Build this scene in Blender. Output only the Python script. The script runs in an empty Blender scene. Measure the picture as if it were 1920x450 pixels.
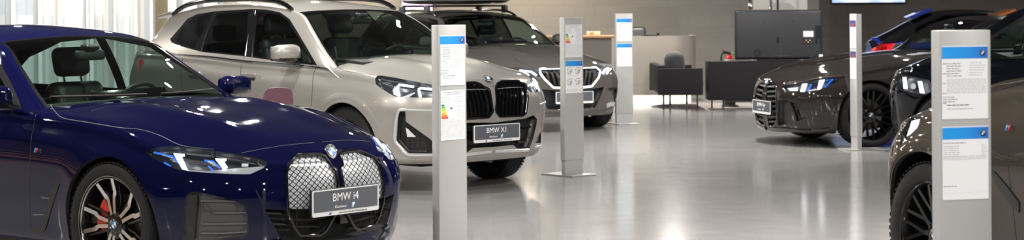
import bpy, bmesh, math, random
import numpy as np
from mathutils import Vector, Matrix
from mathutils.bvhtree import BVHTree

S = bpy.context.scene
COL = S.collection
R = math.radians
# ------------------------------------------------------------------ camera, light, exposure
FPX, HC, CX, YH, ROLL = 3600.0, 1.55, 960.0, 10.5, 0.007
cd = bpy.data.cameras.new('camera'); cam = bpy.data.objects.new('camera', cd); COL.objects.link(cam)
cd.sensor_width = 36.0; cd.sensor_fit = 'HORIZONTAL'; cd.lens = FPX / 1920 * 36
cd.shift_y = -(225 - YH) / 1920
cd.clip_end = 200
cam.matrix_world = Matrix.Translation((0, 0, HC)) @ Matrix.Rotation(R(90), 4, 'X') @ Matrix.Rotation(-ROLL, 4, 'Z')
cd.dof.use_dof = True; cd.dof.focus_distance = 12.6; cd.dof.aperture_fstop = 4.2
S.camera = cam
S.view_settings.view_transform = 'Standard'; S.view_settings.look = 'None'
S.view_settings.gamma = 1.0; S.view_settings.use_curve_mapping = False
S.view_settings.exposure = 0.55
S.cycles.max_bounces = 10; S.cycles.transparent_max_bounces = 24; S.cycles.glossy_bounces = 5
S.cycles.sample_clamp_indirect = 6.0
S.cycles.caustics_reflective = False; S.cycles.caustics_refractive = False
S.cycles.use_denoising = True

W = bpy.data.worlds.new('world'); S.world = W; W.use_nodes = True
W.node_tree.nodes['Background'].inputs[0].default_value = (0.75, 0.82, 1.0, 1)
W.node_tree.nodes['Background'].inputs[1].default_value = 0.35

CEIL = 3.8
def area(x, y, z, w, h, power, col=(1, 0.95, 0.88), disc=False):
    l = bpy.data.lights.new('ceiling_and_fill_lamp', 'AREA'); l.energy = power; l.color = col
    l.shape = 'DISK' if disc else 'RECTANGLE'; l.size = w
    if not disc: l.size_y = h
    o = bpy.data.objects.new('ceiling_and_fill_lamp', l); COL.objects.link(o); o.location = (x, y, z)
    return o
LUM = [(x, y) for y in (3, 12, 21, 30) for x in (-8.5, -3, 2.5, 8)]
for (x, y) in LUM:
    area(x, y, CEIL - 0.13, 0.13, 0, 125 if y < 5 else 160, disc=True)
SPOT = [(-3.6, 6.6), (-0.4, 6.2), (-5.2, 12.2), (0.6, 11.6), (-1.92, 17.25), (-0.35, 20.7), (-1.76, 15.65), (3.53, 24.55), (1.25, 28.9), (6.2, 19.4), (5.4, 26.5), (-3.4, 22.5), (3.9, 6.4), (5.6, 12.4)]
for (x, y) in SPOT:
    area(x, y, CEIL - 0.30, 0.09, 0, 55, (1, 0.97, 0.92), True)

for (x, y) in ((-8.2, 25.0), (-6.4, 25.0), (-4.8, 25.0)):
    area(x, y, CEIL - 0.2, 0.13, 0, 70, (1, 0.98, 0.95), True)  # lamps added only to brighten the pale partition
for y in (7.0, 10.5, 14.0):
    area(-14.2, y, CEIL - 0.2, 0.13, 0, 60, (1, 0.85, 0.65), True)  # warm lamps added to light the unseen timber for its reflection
# ------------------------------------------------------------------ materials
MATS = {}
def mat(name, col, rough=0.5, metal=0.0, coat=0.0, spec=0.5, emit=None, estr=0.0, croughness=0.03, alpha=None):
    if name in MATS: return MATS[name]
    m = bpy.data.materials.new(name); m.use_nodes = True
    b = m.node_tree.nodes['Principled BSDF']
    b.inputs['Base Color'].default_value = (*col, 1); b.inputs['Roughness'].default_value = rough
    b.inputs['Metallic'].default_value = metal; b.inputs['Coat Weight'].default_value = coat
    b.inputs['Coat Roughness'].default_value = croughness; b.inputs['Specular IOR Level'].default_value = spec
    if emit is not None:
        b.inputs['Emission Color'].default_value = (*emit, 1); b.inputs['Emission Strength'].default_value = estr
    MATS[name] = m
    return m
def glass(name, tint, refl=1.0, rough=0.0):
    """thin sheet glass: tinted transparency under a Fresnel reflection"""
    if name in MATS: return MATS[name]
    m = bpy.data.materials.new(name); m.use_nodes = True
    n = m.node_tree; n.nodes.clear()
    out = n.nodes.new('ShaderNodeOutputMaterial'); mix = n.nodes.new('ShaderNodeMixShader')
    tr = n.nodes.new('ShaderNodeBsdfTransparent'); tr.inputs[0].default_value = (*tint, 1)
    gl = n.nodes.new('ShaderNodeBsdfGlossy'); gl.inputs['Roughness'].default_value = rough
    fr = n.nodes.new('ShaderNodeFresnel')
    ge = n.nodes.new('ShaderNodeNewGeometry'); io = n.nodes.new('ShaderNodeMath'); io.operation = 'MULTIPLY_ADD'      # the same index from either face
    io.inputs[1].default_value = 1 / 1.5 - 1.5; io.inputs[2].default_value = 1.5
    n.links.new(ge.outputs['Backfacing'], io.inputs[0]); n.links.new(io.outputs[0], fr.inputs[0])
    mu = n.nodes.new('ShaderNodeMath'); mu.operation = 'MULTIPLY'; mu.inputs[1].default_value = 1.7 * refl; mu.use_clamp = True
    n.links.new(fr.outputs[0], mu.inputs[0]); n.links.new(mu.outputs[0], mix.inputs[0])
    n.links.new(tr.outputs[0], mix.inputs[1]); n.links.new(gl.outputs[0], mix.inputs[2]); n.links.new(mix.outputs[0], out.inputs[0])
    MATS[name] = m
    return m
def paint(name, col, metal=0.55, rough=0.32, spec=0.0):
    m = mat(name, col, rough, metal, 1.0, spec)
    if 'flk' in m: return m
    m['flk'] = 1
    n = m.node_tree; b = n.nodes['Principled BSDF']
    b.inputs['Specular Tint'].default_value = (*[min(1, .06 + q * 1.6) for q in col], 1)
    no = n.nodes.new('ShaderNodeTexNoise'); no.inputs['Scale'].default_value = 900
    hs = n.nodes.new('ShaderNodeHueSaturation'); hs.inputs['Color'].default_value = (*col, 1)
    mr = n.nodes.new('ShaderNodeMapRange'); mr.inputs[3].default_value = 0.8; mr.inputs[4].default_value = 1.2
    tc = n.nodes.new('ShaderNodeTexCoord')
    n.links.new(tc.outputs['Object'], no.inputs['Vector']); n.links.new(no.outputs[0], mr.inputs[0])
    n.links.new(mr.outputs[0], hs.inputs['Value']); n.links.new(hs.outputs[0], b.inputs['Base Color'])
    return m
M_BLUE = paint('navy_paint', (0.0028, 0.0036, 0.030), 0.0, 0.4)
M_SILVER = paint('silver_paint', (0.385, 0.37, 0.345), 0.45, 0.36)
M_GREY = paint('grey_paint', (0.115, 0.108, 0.102), 0.3, 0.38)
M_DGREY = paint('dark_grey_paint', (0.023, 0.020, 0.0195), 0.15, 0.4)
M_BROWN = paint('grey_brown_paint', (0.075, 0.064, 0.052), 0.2, 0.4)
M_NAVY2 = paint('ink_blue_paint', (0.0045, 0.0055, 0.009), 0.0, 0.4)
M_BLUE2 = paint('bright_blue_paint', (0.008, 0.025, 0.2), 0.0, 0.4)
M_COPPER = paint('copper_paint', (0.35, 0.13, 0.05), 0.6, 0.3)
M_BLACK = mat('gloss_black', (0.006, 0.006, 0.007), 0.12, 0, 0.6)
M_PLAST = mat('black_plastic', (0.014, 0.014, 0.015), 0.45)
M_SATIN = mat('satin_grey_plastic', (0.075, 0.076, 0.08), 0.35)
M_DARK = mat('matt_dark', (0.008, 0.008, 0.009), 0.8)
M_FRAME = mat('window_frame_black', (0.006, 0.006, 0.007), 0.6, spec=0.05)
M_SEAM = mat('shut_line_black', (0.004, 0.004, 0.005), 0.6)
M_RUB = mat('tyre_rubber', (0.015, 0.015, 0.016), 0.65, spec=0.3)
M_CHROME = mat('chrome', (0.82, 0.82, 0.84), 0.08, 1.0)
M_ALU = mat('machined_aluminium', (0.72, 0.70, 0.68), 0.22, 1.0)
M_RIMBLK = mat('black_alloy', (0.010, 0.010, 0.011), 0.18, 0.3, 0.5)
M_DISC = mat('brake_steel', (0.33, 0.32, 0.31), 0.35, 1.0)
M_RED = mat('red_caliper', (0.65, 0.015, 0.012), 0.3, 0, 0.5)
M_WHITE = mat('white_plastic', (0.8, 0.8, 0.8), 0.4)
M_LETTER = mat('white_lettering', (0.85, 0.85, 0.86), 0.5)
M_RBLUE = mat('roundel_blue', (0.02, 0.22, 0.62), 0.25, 0, 0.5)
M_MBLUE = mat('stripe_blue', (0.05, 0.32, 0.75), 0.3)
M_MVIOL = mat('stripe_violet', (0.06, 0.05, 0.33), 0.3)
M_MRED = mat('stripe_red', (0.75, 0.02, 0.03), 0.3)
M_PLATE = mat('plate_grey', (0.105, 0.115, 0.135), 0.18, 0, 0.5)
M_PLATEW = mat('plate_white', (0.78, 0.79, 0.8), 0.3)
M_TEXT = mat('print_grey', (0.12, 0.13, 0.16), 0.6)
M_SEAT = mat('black_leather', (0.030, 0.030, 0.032), 0.45)
M_SEATL = mat('light_leather', (0.32, 0.30, 0.28), 0.5)
M_DASH = mat('dashboard_black', (0.022, 0.022, 0.024), 0.5)
M_LINER = mat('headliner_grey', (0.22, 0.215, 0.2), 0.9)
M_LED = mat('daytime_light', (1, 1, 1), 0.3, emit=(0.93, 0.97, 1.0), estr=2.6)
M_LEDS = mat('glowing_grille_outline', (1, 1, 1), 0.3, emit=(0.95, 0.97, 1.0), estr=1.1)
M_LAMPIN = mat('lamp_housing', (0.045, 0.048, 0.055), 0.25, 0.3)
M_LAMPCH = mat('lamp_reflector', (0.80, 0.83, 0.86), 0.2, 0.35)
M_LBLUE = mat('lamp_blue_accent', (0.02, 0.10, 0.65), 0.3, emit=(0.05, 0.25, 1.0), estr=0.5)
M_REDL = mat('tail_lamp_red', (0.55, 0.01, 0.02), 0.15, 0, 0.8, emit=(0.8, 0.02, 0.02), estr=0.25)
G_WIND = glass('windscreen_glass', (0.58, 0.69, 0.65))
G_SIDE = glass('side_glass', (0.55, 0.66, 0.63))
G_PRIV = glass('privacy_glass', (0.10, 0.11, 0.11))
G_LAMP = glass('lamp_lens', (0.93, 0.95, 0.97), 0.6)

# ------------------------------------------------------------------ helpers
def link(o, parent=None):
    COL.objects.link(o)
    if parent is not None: o.parent = parent
    return o
def tag(o, label=None, cat=None, group=None, kind=None):
    for k, v in (('label', label), ('category', cat), ('group', group), ('kind', kind)):
        if v: o[k] = v
    return o
def thing(name, label, cat, loc=(0, 0, 0), rz=0.0, group=None):
    o = bpy.data.objects.new(name, None); o.empty_display_size = 0.1; COL.objects.link(o)
    o.location = loc; o.rotation_euler = (0, 0, rz)
    return tag(o, label, cat, group)
def obj(name, bm, m, parent=None, smooth=None, label=None):
    """one mesh object out of a bmesh; smooth = auto-smooth angle in degrees"""
    me = bpy.data.meshes.new(name)
    if smooth is not None:
        for f in bm.faces: f.smooth = True
        for e in bm.edges:
            if len(e.link_faces) == 2 and e.calc_face_angle(0) > R(smooth): e.smooth = False
    bm.to_mesh(me); bm.free()
    for q in (m if isinstance(m, (list, tuple)) else [m]): me.materials.append(q)
    o = bpy.data.objects.new(name, me); link(o, parent)
    if label: o['label'] = label
    return o
def box(bm, c, s, rz=0.0, mi=0, bev=0.0, rot=None):
    """box of size s centred at c"""
    M = Matrix.Translation(c) @ (rot if rot is not None else Matrix.Rotation(rz, 4, 'Z')) @ Matrix.Diagonal((*s, 1))
    t = bmesh.ops.create_cube(bm, size=1.0, matrix=M)
    fs = {f for v in t['verts'] for f in v.link_faces}
    for f in fs: f.material_index = mi
    if bev > 0:
        es = list({e for f in fs for e in f.edges})
        r = bmesh.ops.bevel(bm, geom=es, offset=bev, segments=3, affect='EDGES', profile=0.5)
        for f in r['faces']: f.material_index = mi
    return bm
def NB(): return bmesh.new()
def tube(bm, pts, r, n=10, mi=0, caps=True, closed=False, flat=1.0, up=None):
    """tube along points; r a number or a list; flat squashes the section across up"""
    P = [Vector(p) for p in pts]; N = len(P); rings = []
    rr = r if isinstance(r, (list, tuple)) else [r] * N
    prev = None
    for i in range(N):
        a = P[(i - 1) % N] if (closed or i > 0) else P[i]; b = P[(i + 1) % N] if (closed or i < N - 1) else P[i]
        d = (b - a).normalized()
        if up is not None: e = Vector(up[i] if isinstance(up, list) else up)
        elif prev is not None: e = prev
        else: e = Vector((0, 0, 1)) if abs(d.z) < 0.9 else Vector((1, 0, 0))
        e = (e - d * e.dot(d)).normalized(); prev = e; s = d.cross(e)
        rings.append([bm.verts.new(P[i] + (e * math.sin(2 * math.pi * k / n) * flat + s * math.cos(2 * math.pi * k / n)) * rr[i]) for k in range(n)])
    for i in range(N if closed else N - 1):
        A, B = rings[i], rings[(i + 1) % N]
        for k in range(n):
            f = bm.faces.new((A[k], A[(k + 1) % n], B[(k + 1) % n], B[k])); f.material_index = mi; f.smooth = True
    if caps and not closed:
        for rg, fl in ((rings[0], True), (rings[-1], False)):
            f = bm.faces.new(rg[::-1] if fl else rg); f.material_index = mi
    return bm
def lathe(bm, prof, n=32, mi=0, axis='Z', M=None, closed=False):
    """profile of (radius, height) turned about an axis"""
    rings = []
    for (r, h) in prof:
        ring = []
        for k in range(n):
            a = 2 * math.pi * k / n
            p = Vector((r * math.cos(a), r * math.sin(a), h)) if axis == 'Z' else Vector((r * math.cos(a), h, r * math.sin(a)))
            ring.append(bm.verts.new(M @ p if M else p))
        rings.append(ring)
    L = len(rings)
    for i in range(L if closed else L - 1):
        A, B = rings[i], rings[(i + 1) % L]
        for k in range(n):
            f = bm.faces.new((A[k], A[(k + 1) % n], B[(k + 1) % n], B[k])); f.material_index = mi; f.smooth = True
    return rings
def prism(bm, poly, h0, h1, M=None, mi=0, mi_top=None):
    """flat polygon (x, y) extruded from h0 to h1 along z, then moved by M"""
    M = M or Matrix.Identity(4)
    a = [bm.verts.new(M @ Vector((x, y, h0))) for x, y in poly]; b = [bm.verts.new(M @ Vector((x, y, h1))) for x, y in poly]
    n = len(poly)
    for k in range(n):
        bm.faces.new((a[k], a[(k + 1) % n], b[(k + 1) % n], b[k])).material_index = mi
    bm.faces.new(a[::-1]).material_index = mi
    bm.faces.new(b).material_index = mi if mi_top is None else mi_top
    return bm
def fixn(bm):
    bmesh.ops.recalc_face_normals(bm, faces=bm.faces[:]); return bm
def text_bm(s, size, M, depth=0.0008, align='CENTER'):
    cu = bpy.data.curves.new('lettering', 'FONT'); cu.body = s; cu.size = size; cu.extrude = depth; cu.align_x = align; cu.resolution_u = 3
    o = bpy.data.objects.new('lettering', cu); COL.objects.link(o)
    dg = bpy.context.evaluated_depsgraph_get(); me = bpy.data.meshes.new_from_object(o.evaluated_get(dg))
    bm = NB(); bm.from_mesh(me); bm.transform(M)
    bpy.data.objects.remove(o); bpy.data.curves.remove(cu); bpy.data.meshes.remove(me)
    return bm
def join(bm, other, mi=0):
    """adds one bmesh to another"""
    vm = {v: bm.verts.new(v.co) for v in other.verts}
    for f in other.faces:
        try:
            g = bm.faces.new([vm[v] for v in f.verts]); g.material_index = mi; g.smooth = f.smooth
        except ValueError: pass
    other.free(); return bm
def pch(keys):
    """monotone cubic through (x, y) keys"""
    x = np.array([k[0] for k in keys], float); y = np.array([k[1] for k in keys], float)
    if len(x) == 1: return lambda t: np.full_like(np.asarray(t, float), y[0])
    h = np.diff(x); d = np.diff(y) / h; m = np.zeros(len(x))
    for i in range(1, len(x) - 1):
        if d[i - 1] * d[i] > 0:
            w1, w2 = 2 * h[i] + h[i - 1], h[i] + 2 * h[i - 1]
            m[i] = (w1 + w2) / (w1 / d[i - 1] + w2 / d[i])
    m[0], m[-1] = d[0], d[-1]
    def f(t):
        t = np.clip(np.asarray(t, float), x[0], x[-1]); i = np.clip(np.searchsorted(x, t) - 1, 0, len(x) - 2)
        s = (t - x[i]) / h[i]
        return ((2 * s**3 - 3 * s**2 + 1) * y[i] + (s**3 - 2 * s**2 + s) * h[i] * m[i] + (-2 * s**3 + 3 * s**2) * y[i + 1] + (s**3 - s**2) * h[i] * m[i + 1])
    return f
def proj(P):
    x = FPX * P[0] / P[1]; y = FPX * (HC - P[2]) / P[1]
    return CX + x + ROLL * y, YH + y - ROLL * x
def ray(px, py):
    dx, dy = px - CX, py - YH
    return Vector(((dx - ROLL * dy) / FPX, 1.0, -(dy + ROLL * dx) / FPX))
def inpoly(x, y, P):
    c = False; n = len(P); j = n - 1
    for i in range(n):
        if (P[i][1] > y) != (P[j][1] > y) and x < (P[j][0] - P[i][0]) * (y - P[i][1]) / (P[j][1] - P[i][1]) + P[i][0]: c = not c
        j = i
    return c
def rnd(poly, r, k=4):
    """rounds polygon corners by cutting r along each edge"""
    out = []; n = len(poly)
    for i in range(n):
        p0, p, p1 = Vector(poly[i - 1]), Vector(poly[i]), Vector(poly[(i + 1) % n])
        a = p0 - p; b = p1 - p; ra = min(r, a.length * 0.45); rb = min(r, b.length * 0.45)
        A = p + a.normalized() * ra; B = p + b.normalized() * rb
        for q in range(k + 1):
            t = q / k; out.append(tuple(A * (1 - t)**2 + p * 2 * t * (1 - t) + B * t * t))
    return out
def smooth_line(pts, n=6):
    """Catmull-Rom through 2-D or 3-D points"""
    P = [np.array(p, float) for p in pts]; out = []
    for i in range(len(P) - 1):
        p0, p1, p2, p3 = P[max(i - 1, 0)], P[i], P[i + 1], P[min(i + 2, len(P) - 1)]
        for q in range(n):
            t = q / n
            out.append(tuple(0.5 * (2 * p1 + (p2 - p0) * t + (2 * p0 - 5 * p1 + 4 * p2 - p3) * t * t + (3 * p1 - p0 - 3 * p2 + p3) * t**3)))
    out.append(tuple(P[-1])); return out
# ------------------------------------------------------------------ car bodies
class Car:
    """local frame: +X forward from the nose tip, +Y to the car's left, Z up.  u = -X; v = distance from the centre plane.
    vis = -1 when the right flank faces us, +1 when the left one does."""
    def __init__(s, name, label, nose, heading, vis, P, group=None):
        s.P, s.vis = P, vis
        s.root = thing(name, label, 'car', (nose[0], nose[1], 0), heading, group)
        s.M = Matrix.Translation((nose[0], nose[1], 0)) @ Matrix.Rotation(heading, 4, 'Z'); s.Mi = s.M.inverted()
        s.eye = s.Mi @ Vector((0, 0, HC))
        s.lower(); s.upper()
    def L(s, u, v, z): return Vector((-u, s.vis * v, z))
    def px(s, u, v, z): return proj(s.M @ s.L(u, v, z))
    # ---- surfaces -------------------------------------------------------------------------
    def grid(s, rows, tags):
        """rows: list of (u, v, z) arrays; builds the flank facing us as one bmesh with stored normals"""
        G = np.array(rows).transpose(0, 2, 1); nr, nc = G.shape[0], G.shape[1]
        X = -G[:, :, 0]; Y = s.vis * G[:, :, 1]; Z = G[:, :, 2]
        Pn = np.stack([X, Y, Z], -1)
        du = np.gradient(Pn, axis=1); dv = np.gradient(Pn, axis=0)
        N = np.cross(du, dv); l = np.linalg.norm(N, axis=2, keepdims=True); N = N / np.maximum(l, 1e-9)
        bm = NB(); nl = bm.verts.layers.float_vector.new('n'); tl = bm.faces.layers.int.new('t')
        c = Vector(Pn.reshape(-1, 3).mean(0)); c.y = 0
        V = [[None] * nc for _ in range(nr)]
        for i in range(nr):
            for j in range(nc):
                V[i][j] = bm.verts.new(Pn[i, j])
        acc = 0.0
        for i in range(nr - 1):
            for j in range(nc - 1):
                q = [V[i][j], V[i][j + 1], V[i + 1][j + 1], V[i + 1][j]]
                if (q[0].co - q[3].co).length < 1e-6: q = q[:3]
                f = bm.faces.new(q); f[tl] = tags(i, j); f.smooth = True
        bm.normal_update()
        # outward: flank faces must look to the vis side or up
        tot = sum(f.calc_area() * (f.normal.y * s.vis + 0.6 * f.normal.z) for f in bm.faces)
        if tot < 0: bmesh.ops.reverse_faces(bm, faces=bm.faces[:])
        bm.normal_update()
        for v in bm.verts: v[nl] = v.normal
        for i in range(nr):
            for j in (0, nc - 1):
                v = V[i][j]
                if abs(v.co.y) < 1e-5: n = v[nl].copy(); n.y = 0; v[nl] = n.normalized() if n.length > 1e-6 else v.normal
        return bm
    def lower(s):
        P = s.P; Lc, W2 = P['L'], P['W'] / 2
        F, Rr = pch(P['F']), pch(P['R']); zb, ze, zc = pch(P['zb']), pch(P['ze']), pch(P['zc'])
        wp = pch(P['wplan']); sec = pch(P['sec']); rf = pch(P['rf'])
        secf = pch(P.get('secf', P['sec']))
        nf, nr_, Lf, Lr = P.get('nf', 2.3), P.get('nr', 2.4), P.get('Lf', 0.75), P.get('Lr', 0.55)
        A, B, C = 52, 100, 26
        S_ = np.concatenate([np.linspace(0, 1, A, endpoint=False), np.linspace(1, 2, B, endpoint=False), np.linspace(2, 3, C)])
        zf = ze(0.0) * np.ones(1)
        def plan(z_of):     # u, v for every column at heights z_of(columns)
            pass
        b = np.ones_like(S_); a = np.zeros_like(S_)
        m = S_ < 1; ph = S_[m] * np.pi / 2
        b[m] = np.sin(ph) ** (2 / nf); a[m] = 1 - np.cos(ph) ** (2 / nf)
        m3 = S_ > 2; ph3 = (3 - S_[m3]) * np.pi / 2
        b[m3] = np.sin(ph3) ** (2 / nr_); a3 = 1 - np.cos(ph3) ** (2 / nr_)
        def uu(z):
            u = np.empty_like(S_); uf = F(z); ur = Lc - Rr(z)
            u[m] = uf[m] + a[m] * Lf
            mm = (~m) & (~m3); t = S_[mm] - 1
            u[mm] = (uf[mm] + Lf) * (1 - t) + (ur[mm] - Lr) * t
            u[m3] = ur[m3] - a3 * Lr
            return u
        uref = uu(np.full_like(S_, 0.5))
        ZB, ZE, RF = zb(uref), ze(uref), rf(uref)
        fw = np.clip((Lf * 1.25 - uref) / (Lf * 0.9), 0, 1); fw = fw * fw * (3 - 2 * fw)
        rows = []
        def side(t):
            z = ZB + (ZE - RF - ZB) * t
            sc = sec(t) * (1 - fw) + secf(t) * fw
            u = uu(z)
            v = W2 * sc * wp(u) * b
            for (ua, za, ra, fl, wd) in P['flare']:
                d = np.hypot(u - ua, (z - za)); k = np.exp(-np.clip(d - ra, 0, 9) ** 2 / wd ** 2) * (z > za - 0.35)
                v = v + fl * k * b
            for (keys, am, wd) in P.get('crease', []):
                zz = pch(keys)(u); v = v + am * np.tanh((z - zz) / wd) * b * np.clip((u - keys[0][0]) / 0.4, 0, 1) * np.clip((keys[-1][0] - u) / 0.4, 0, 1)
            return u, v, z
        for t in np.linspace(0, 1, 40): rows.append(side(float(t)))
        u0, v0, z0 = rows[-1]
        du, dv = np.gradient(u0), np.gradient(v0); l = np.hypot(du, dv) + 1e-9
        nu, nv = -dv / l, du / l            # outward in plan (front: -u, flank: +v)
        nv[0] = 0; nu[0] = -1; nv[-1] = 0; nu[-1] = 1
        for al in np.radians([14, 28, 42, 56, 68, 78]):
            rows.append((u0 - nu * RF * (1 - np.cos(al)), np.maximum(v0 - nv * RF * (1 - np.cos(al)), 0), z0 + RF * np.sin(al)))
        ub, vb, zbd = rows[-1]
        eu = ub[:]; order = np.argsort(eu)
        ve = lambda u: np.interp(u, eu[order], vb[order])
        zbe = lambda u: np.interp(u, eu[order], zbd[order])
        s.top_half_width = ve; s.top_edge_z = zbe
        ua = np.where(S_ < 1, (ub[0] + P.get('nose_fan', 0.3)) * (1 - S_) + ub[A] * S_, ub)
        ua = np.where(S_ > 2, ub[A + B - 1] * (3 - S_) + (ub[-1] - 0.2) * (S_ - 2), ua)
        pw = P.get('crown_pow', 2.2)
        bul = P.get('bulge')
        def H(u, v):
            e = np.maximum(ve(u), 1e-3); q = np.clip(v / e, 0, 1)
            c = np.maximum(zc(u), zbe(u) * 0 + zc(u)) - zbe(u)
            z = zc(u) - c * q ** pw
            if bul:
                v0_, am, wd, u0_, u1_ = bul
                k = np.clip((u - u0_) / 0.35, 0, 1) * np.clip((u1_ - u) / 0.3, 0, 1)
                z = z + am * k * np.exp(-((v - v0_ * (0.72 + 0.28 * np.clip(u, 0, 1.3) / 1.3)) / wd) ** 2)
            return z
        s.H = H
        for q in np.linspace(0, 1, 26)[1:]:
            q = q ** 0.9
            u = ub * (1 - q) + ua * q; v = vb * (1 - q)
            z = H(u, v); z = zbd + (z - zbd) if q > 0 else z
            rows.append((u, v, z))
        s.low = s.grid(rows, lambda i, j: 0)
        s.bvh_low = BVHTree.FromBMesh(s.low)
    def upper(s):
        P = s.P['g']; zc, vr, cr, vb, zb = (pch(P[k]) for k in ('zc', 'vr', 'crown', 'vb', 'zb'))
        u = np.linspace(P['u0'], P['u1'], 110)
        zr = zc(u) - cr(u); zbb = np.minimum(zb(u), zr - 0.01)
        rows = []; bow = P.get('bow', 0.02)
        rf = P.get('rf', 0.035)
        for t in np.linspace(0, 1, 22):
            v = vb(u) * (1 - t) + vr(u) * t + bow * 4 * t * (1 - t)
            rows.append((u, v, zbb + (zr - zbb) * t))
        v1, z1 = rows[-1][1], rows[-1][2]
        # fillet from flank direction to roof
        for al in (0.25, 0.5, 0.75, 1.0):
            rows.append((u, v1 - rf * (0.35 * al + 0.65 * al * al), z1 + rf * (0.75 * al - 0.3 * al * al)))
        v2, z2 = rows[-1][1], rows[-1][2]
        for q in np.linspace(0, 1, 26)[1:]:
            v = v2 * (1 - q)
            z = zc(u) - (zc(u) - z2) * (1 - q) ** P.get('pow', 2.0)
            rows.append((u, v, z))
        s.upp = s.grid(rows, lambda i, j: 0)
        s.g_fn = (zc, vr, cr, vb, zb)
        s.bvh_upp = BVHTree.FromBMesh(s.upp)
    # ---- cutting --------------------------------------------------------------------------
    def cut(s, bm, poly, how, new, old=(0,), zr=None, face=True, mir=False):
        """scores the polygon into the surface and gives the faces inside it the tag new.
        how: 'cam' (photo pixels seen from the camera), 'side' (u, z), 'top' (u, v), 'front' (v, z)"""
        tl = bm.faces.layers.int['t']
        if how == 'cam':
            g = -1 if mir else 1      # mir: the outline was traced on the far flank
            fl = lambda q: Vector((q.x, q.y * g, q.z))
            eye = fl(s.eye); rays = [fl(s.Mi.to_3x3() @ ray(*p)) for p in poly]
            def pr(co): return proj(s.M @ fl(co))
        elif how == 'side': pr = lambda co: (-co.x, co.z)
        elif how == 'top': pr = lambda co: (-co.x, co.y * s.vis)
        else: pr = lambda co: (co.y * s.vis, co.z)
        xs = [p[0] for p in poly]; ys = [p[1] for p in poly]; bx = (min(xs), max(xs), min(ys), max(ys))
        def ok(f):
            if f[tl] not in old: return False
            if face:
                if how == 'cam' and f.normal.dot(eye - f.calc_center_median()) <= 0: return False
                if how == 'side' and f.normal.y * s.vis <= 0.02: return False
                if how == 'top' and f.normal.z <= 0.02: return False
                if how == 'front' and f.normal.x <= 0.02: return False
            if zr and not (zr[0] <= f.calc_center_median().z <= zr[1]): return False
            return True
        cand = []
        for f in bm.faces:
            if not ok(f): continue
            q = [pr(v.co) for v in f.verts]
            if min(a[0] for a in q) > bx[1] or max(a[0] for a in q) < bx[0] or min(a[1] for a in q) > bx[3] or max(a[1] for a in q) < bx[2]: continue
            cand.append(f)
        n = len(poly)
        for i in range(n):
            p, q = poly[i], poly[(i + 1) % n]
            if math.hypot(p[0] - q[0], p[1] - q[1]) < 1e-7: continue
            if how == 'cam': co = eye; no = rays[i].cross(rays[(i + 1) % n])
            elif how == 'side': co = Vector((-p[0], 0, p[1])); d = Vector((-(q[0] - p[0]), 0, q[1] - p[1])); no = d.cross(Vector((0, 1, 0)))
            elif how == 'top': co = Vector((-p[0], s.vis * p[1], 0)); d = Vector((-(q[0] - p[0]), s.vis * (q[1] - p[1]), 0)); no = d.cross(Vector((0, 0, 1)))
            else: co = Vector((0, s.vis * p[0], p[1])); d = Vector((0, s.vis * (q[0] - p[0]), q[1] - p[1])); no = d.cross(Vector((1, 0, 0)))
            if no.length < 1e-12: continue
            no.normalize()
            sb = (min(p[0], q[0]), max(p[0], q[0]), min(p[1], q[1]), max(p[1], q[1]))
            hit = []
            for f in cand:
                a = [pr(v.co) for v in f.verts]
                if min(k[0] for k in a) > sb[1] or max(k[0] for k in a) < sb[0] or min(k[1] for k in a) > sb[3] or max(k[1] for k in a) < sb[2]: continue
                hit.append(f)
            if not hit: continue
            hs = set(hit)
            geom = hit + list({e for f in hit for e in f.edges}) + list({v for f in hit for v in f.verts})
            r = bmesh.ops.bisect_plane(bm, geom=geom, dist=1e-6, plane_co=co, plane_no=no)
            nf = [g for g in r['geom'] if isinstance(g, bmesh.types.BMFace)]
            cs = {f for f in cand if f.is_valid}; cs.update(f for f in nf if f.is_valid); cand = list(cs)
        for f in cand:
            if f.is_valid and f[tl] in old:
                c = pr(f.calc_center_median())
                if inpoly(c[0], c[1], poly): f[tl] = new
        bm.normal_update()
    def take(s, bm, t, name, m, parent=None, both=True, inward=0.0, wall=0.0, keep=True, label=None, split=None, mirror_only=False):
        """mesh object out of the faces with tag t (a value or tuple), mirrored to the far flank;
        inward pushes them in along the normals; wall adds a rim of that depth behind the border"""
        tl = bm.faces.layers.int['t']; nl = bm.verts.layers.float_vector['n']
        ts = t if isinstance(t, tuple) else (t,)
        fs = [f for f in bm.faces if f[tl] in ts]
        if not fs: print('EMPTY', name, t); return None
        parent = parent or s.root
        vs, idx, faces, nor = [], {}, [], []
        for f in fs:
            for v in f.verts:
                if v not in idx:
                    idx[v] = len(vs); n = Vector(v[nl]); n = n.normalized() if n.length > 1e-6 else v.normal
                    vs.append(v.co - n * inward); nor.append(n)
            faces.append([idx[v] for v in f.verts])
        if wall:
            fset = set(fs); k0 = len(vs); ring = {}
            for f in fs:
                for lp in f.loops:
                    e = lp.edge
                    if sum(1 for g in e.link_faces if g in fset) == 1:
                        a, b_ = lp.vert, lp.link_loop_next.vert
                        if abs(a.co.y) < 1e-5 and abs(b_.co.y) < 1e-5: continue
                        for v in (a, b_):
                            if v not in ring:
                                ring[v] = len(vs); n = nor[idx[v]]; vs.append(v.co - n * (inward + wall)); nor.append(n)
                        faces.append([idx[b_], idx[a], ring[a], ring[b_]])
        def make(sgn):
            me = bpy.data.meshes.new(name)
            if sgn > 0: V2 = [tuple(v) for v in vs]; F2 = faces; N2 = nor
            else: V2 = [(v.x, -v.y, v.z) for v in vs]; F2 = [f[::-1] for f in faces]; N2 = [Vector((n.x, -n.y, n.z)) for n in nor]
            return V2, F2, N2
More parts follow.
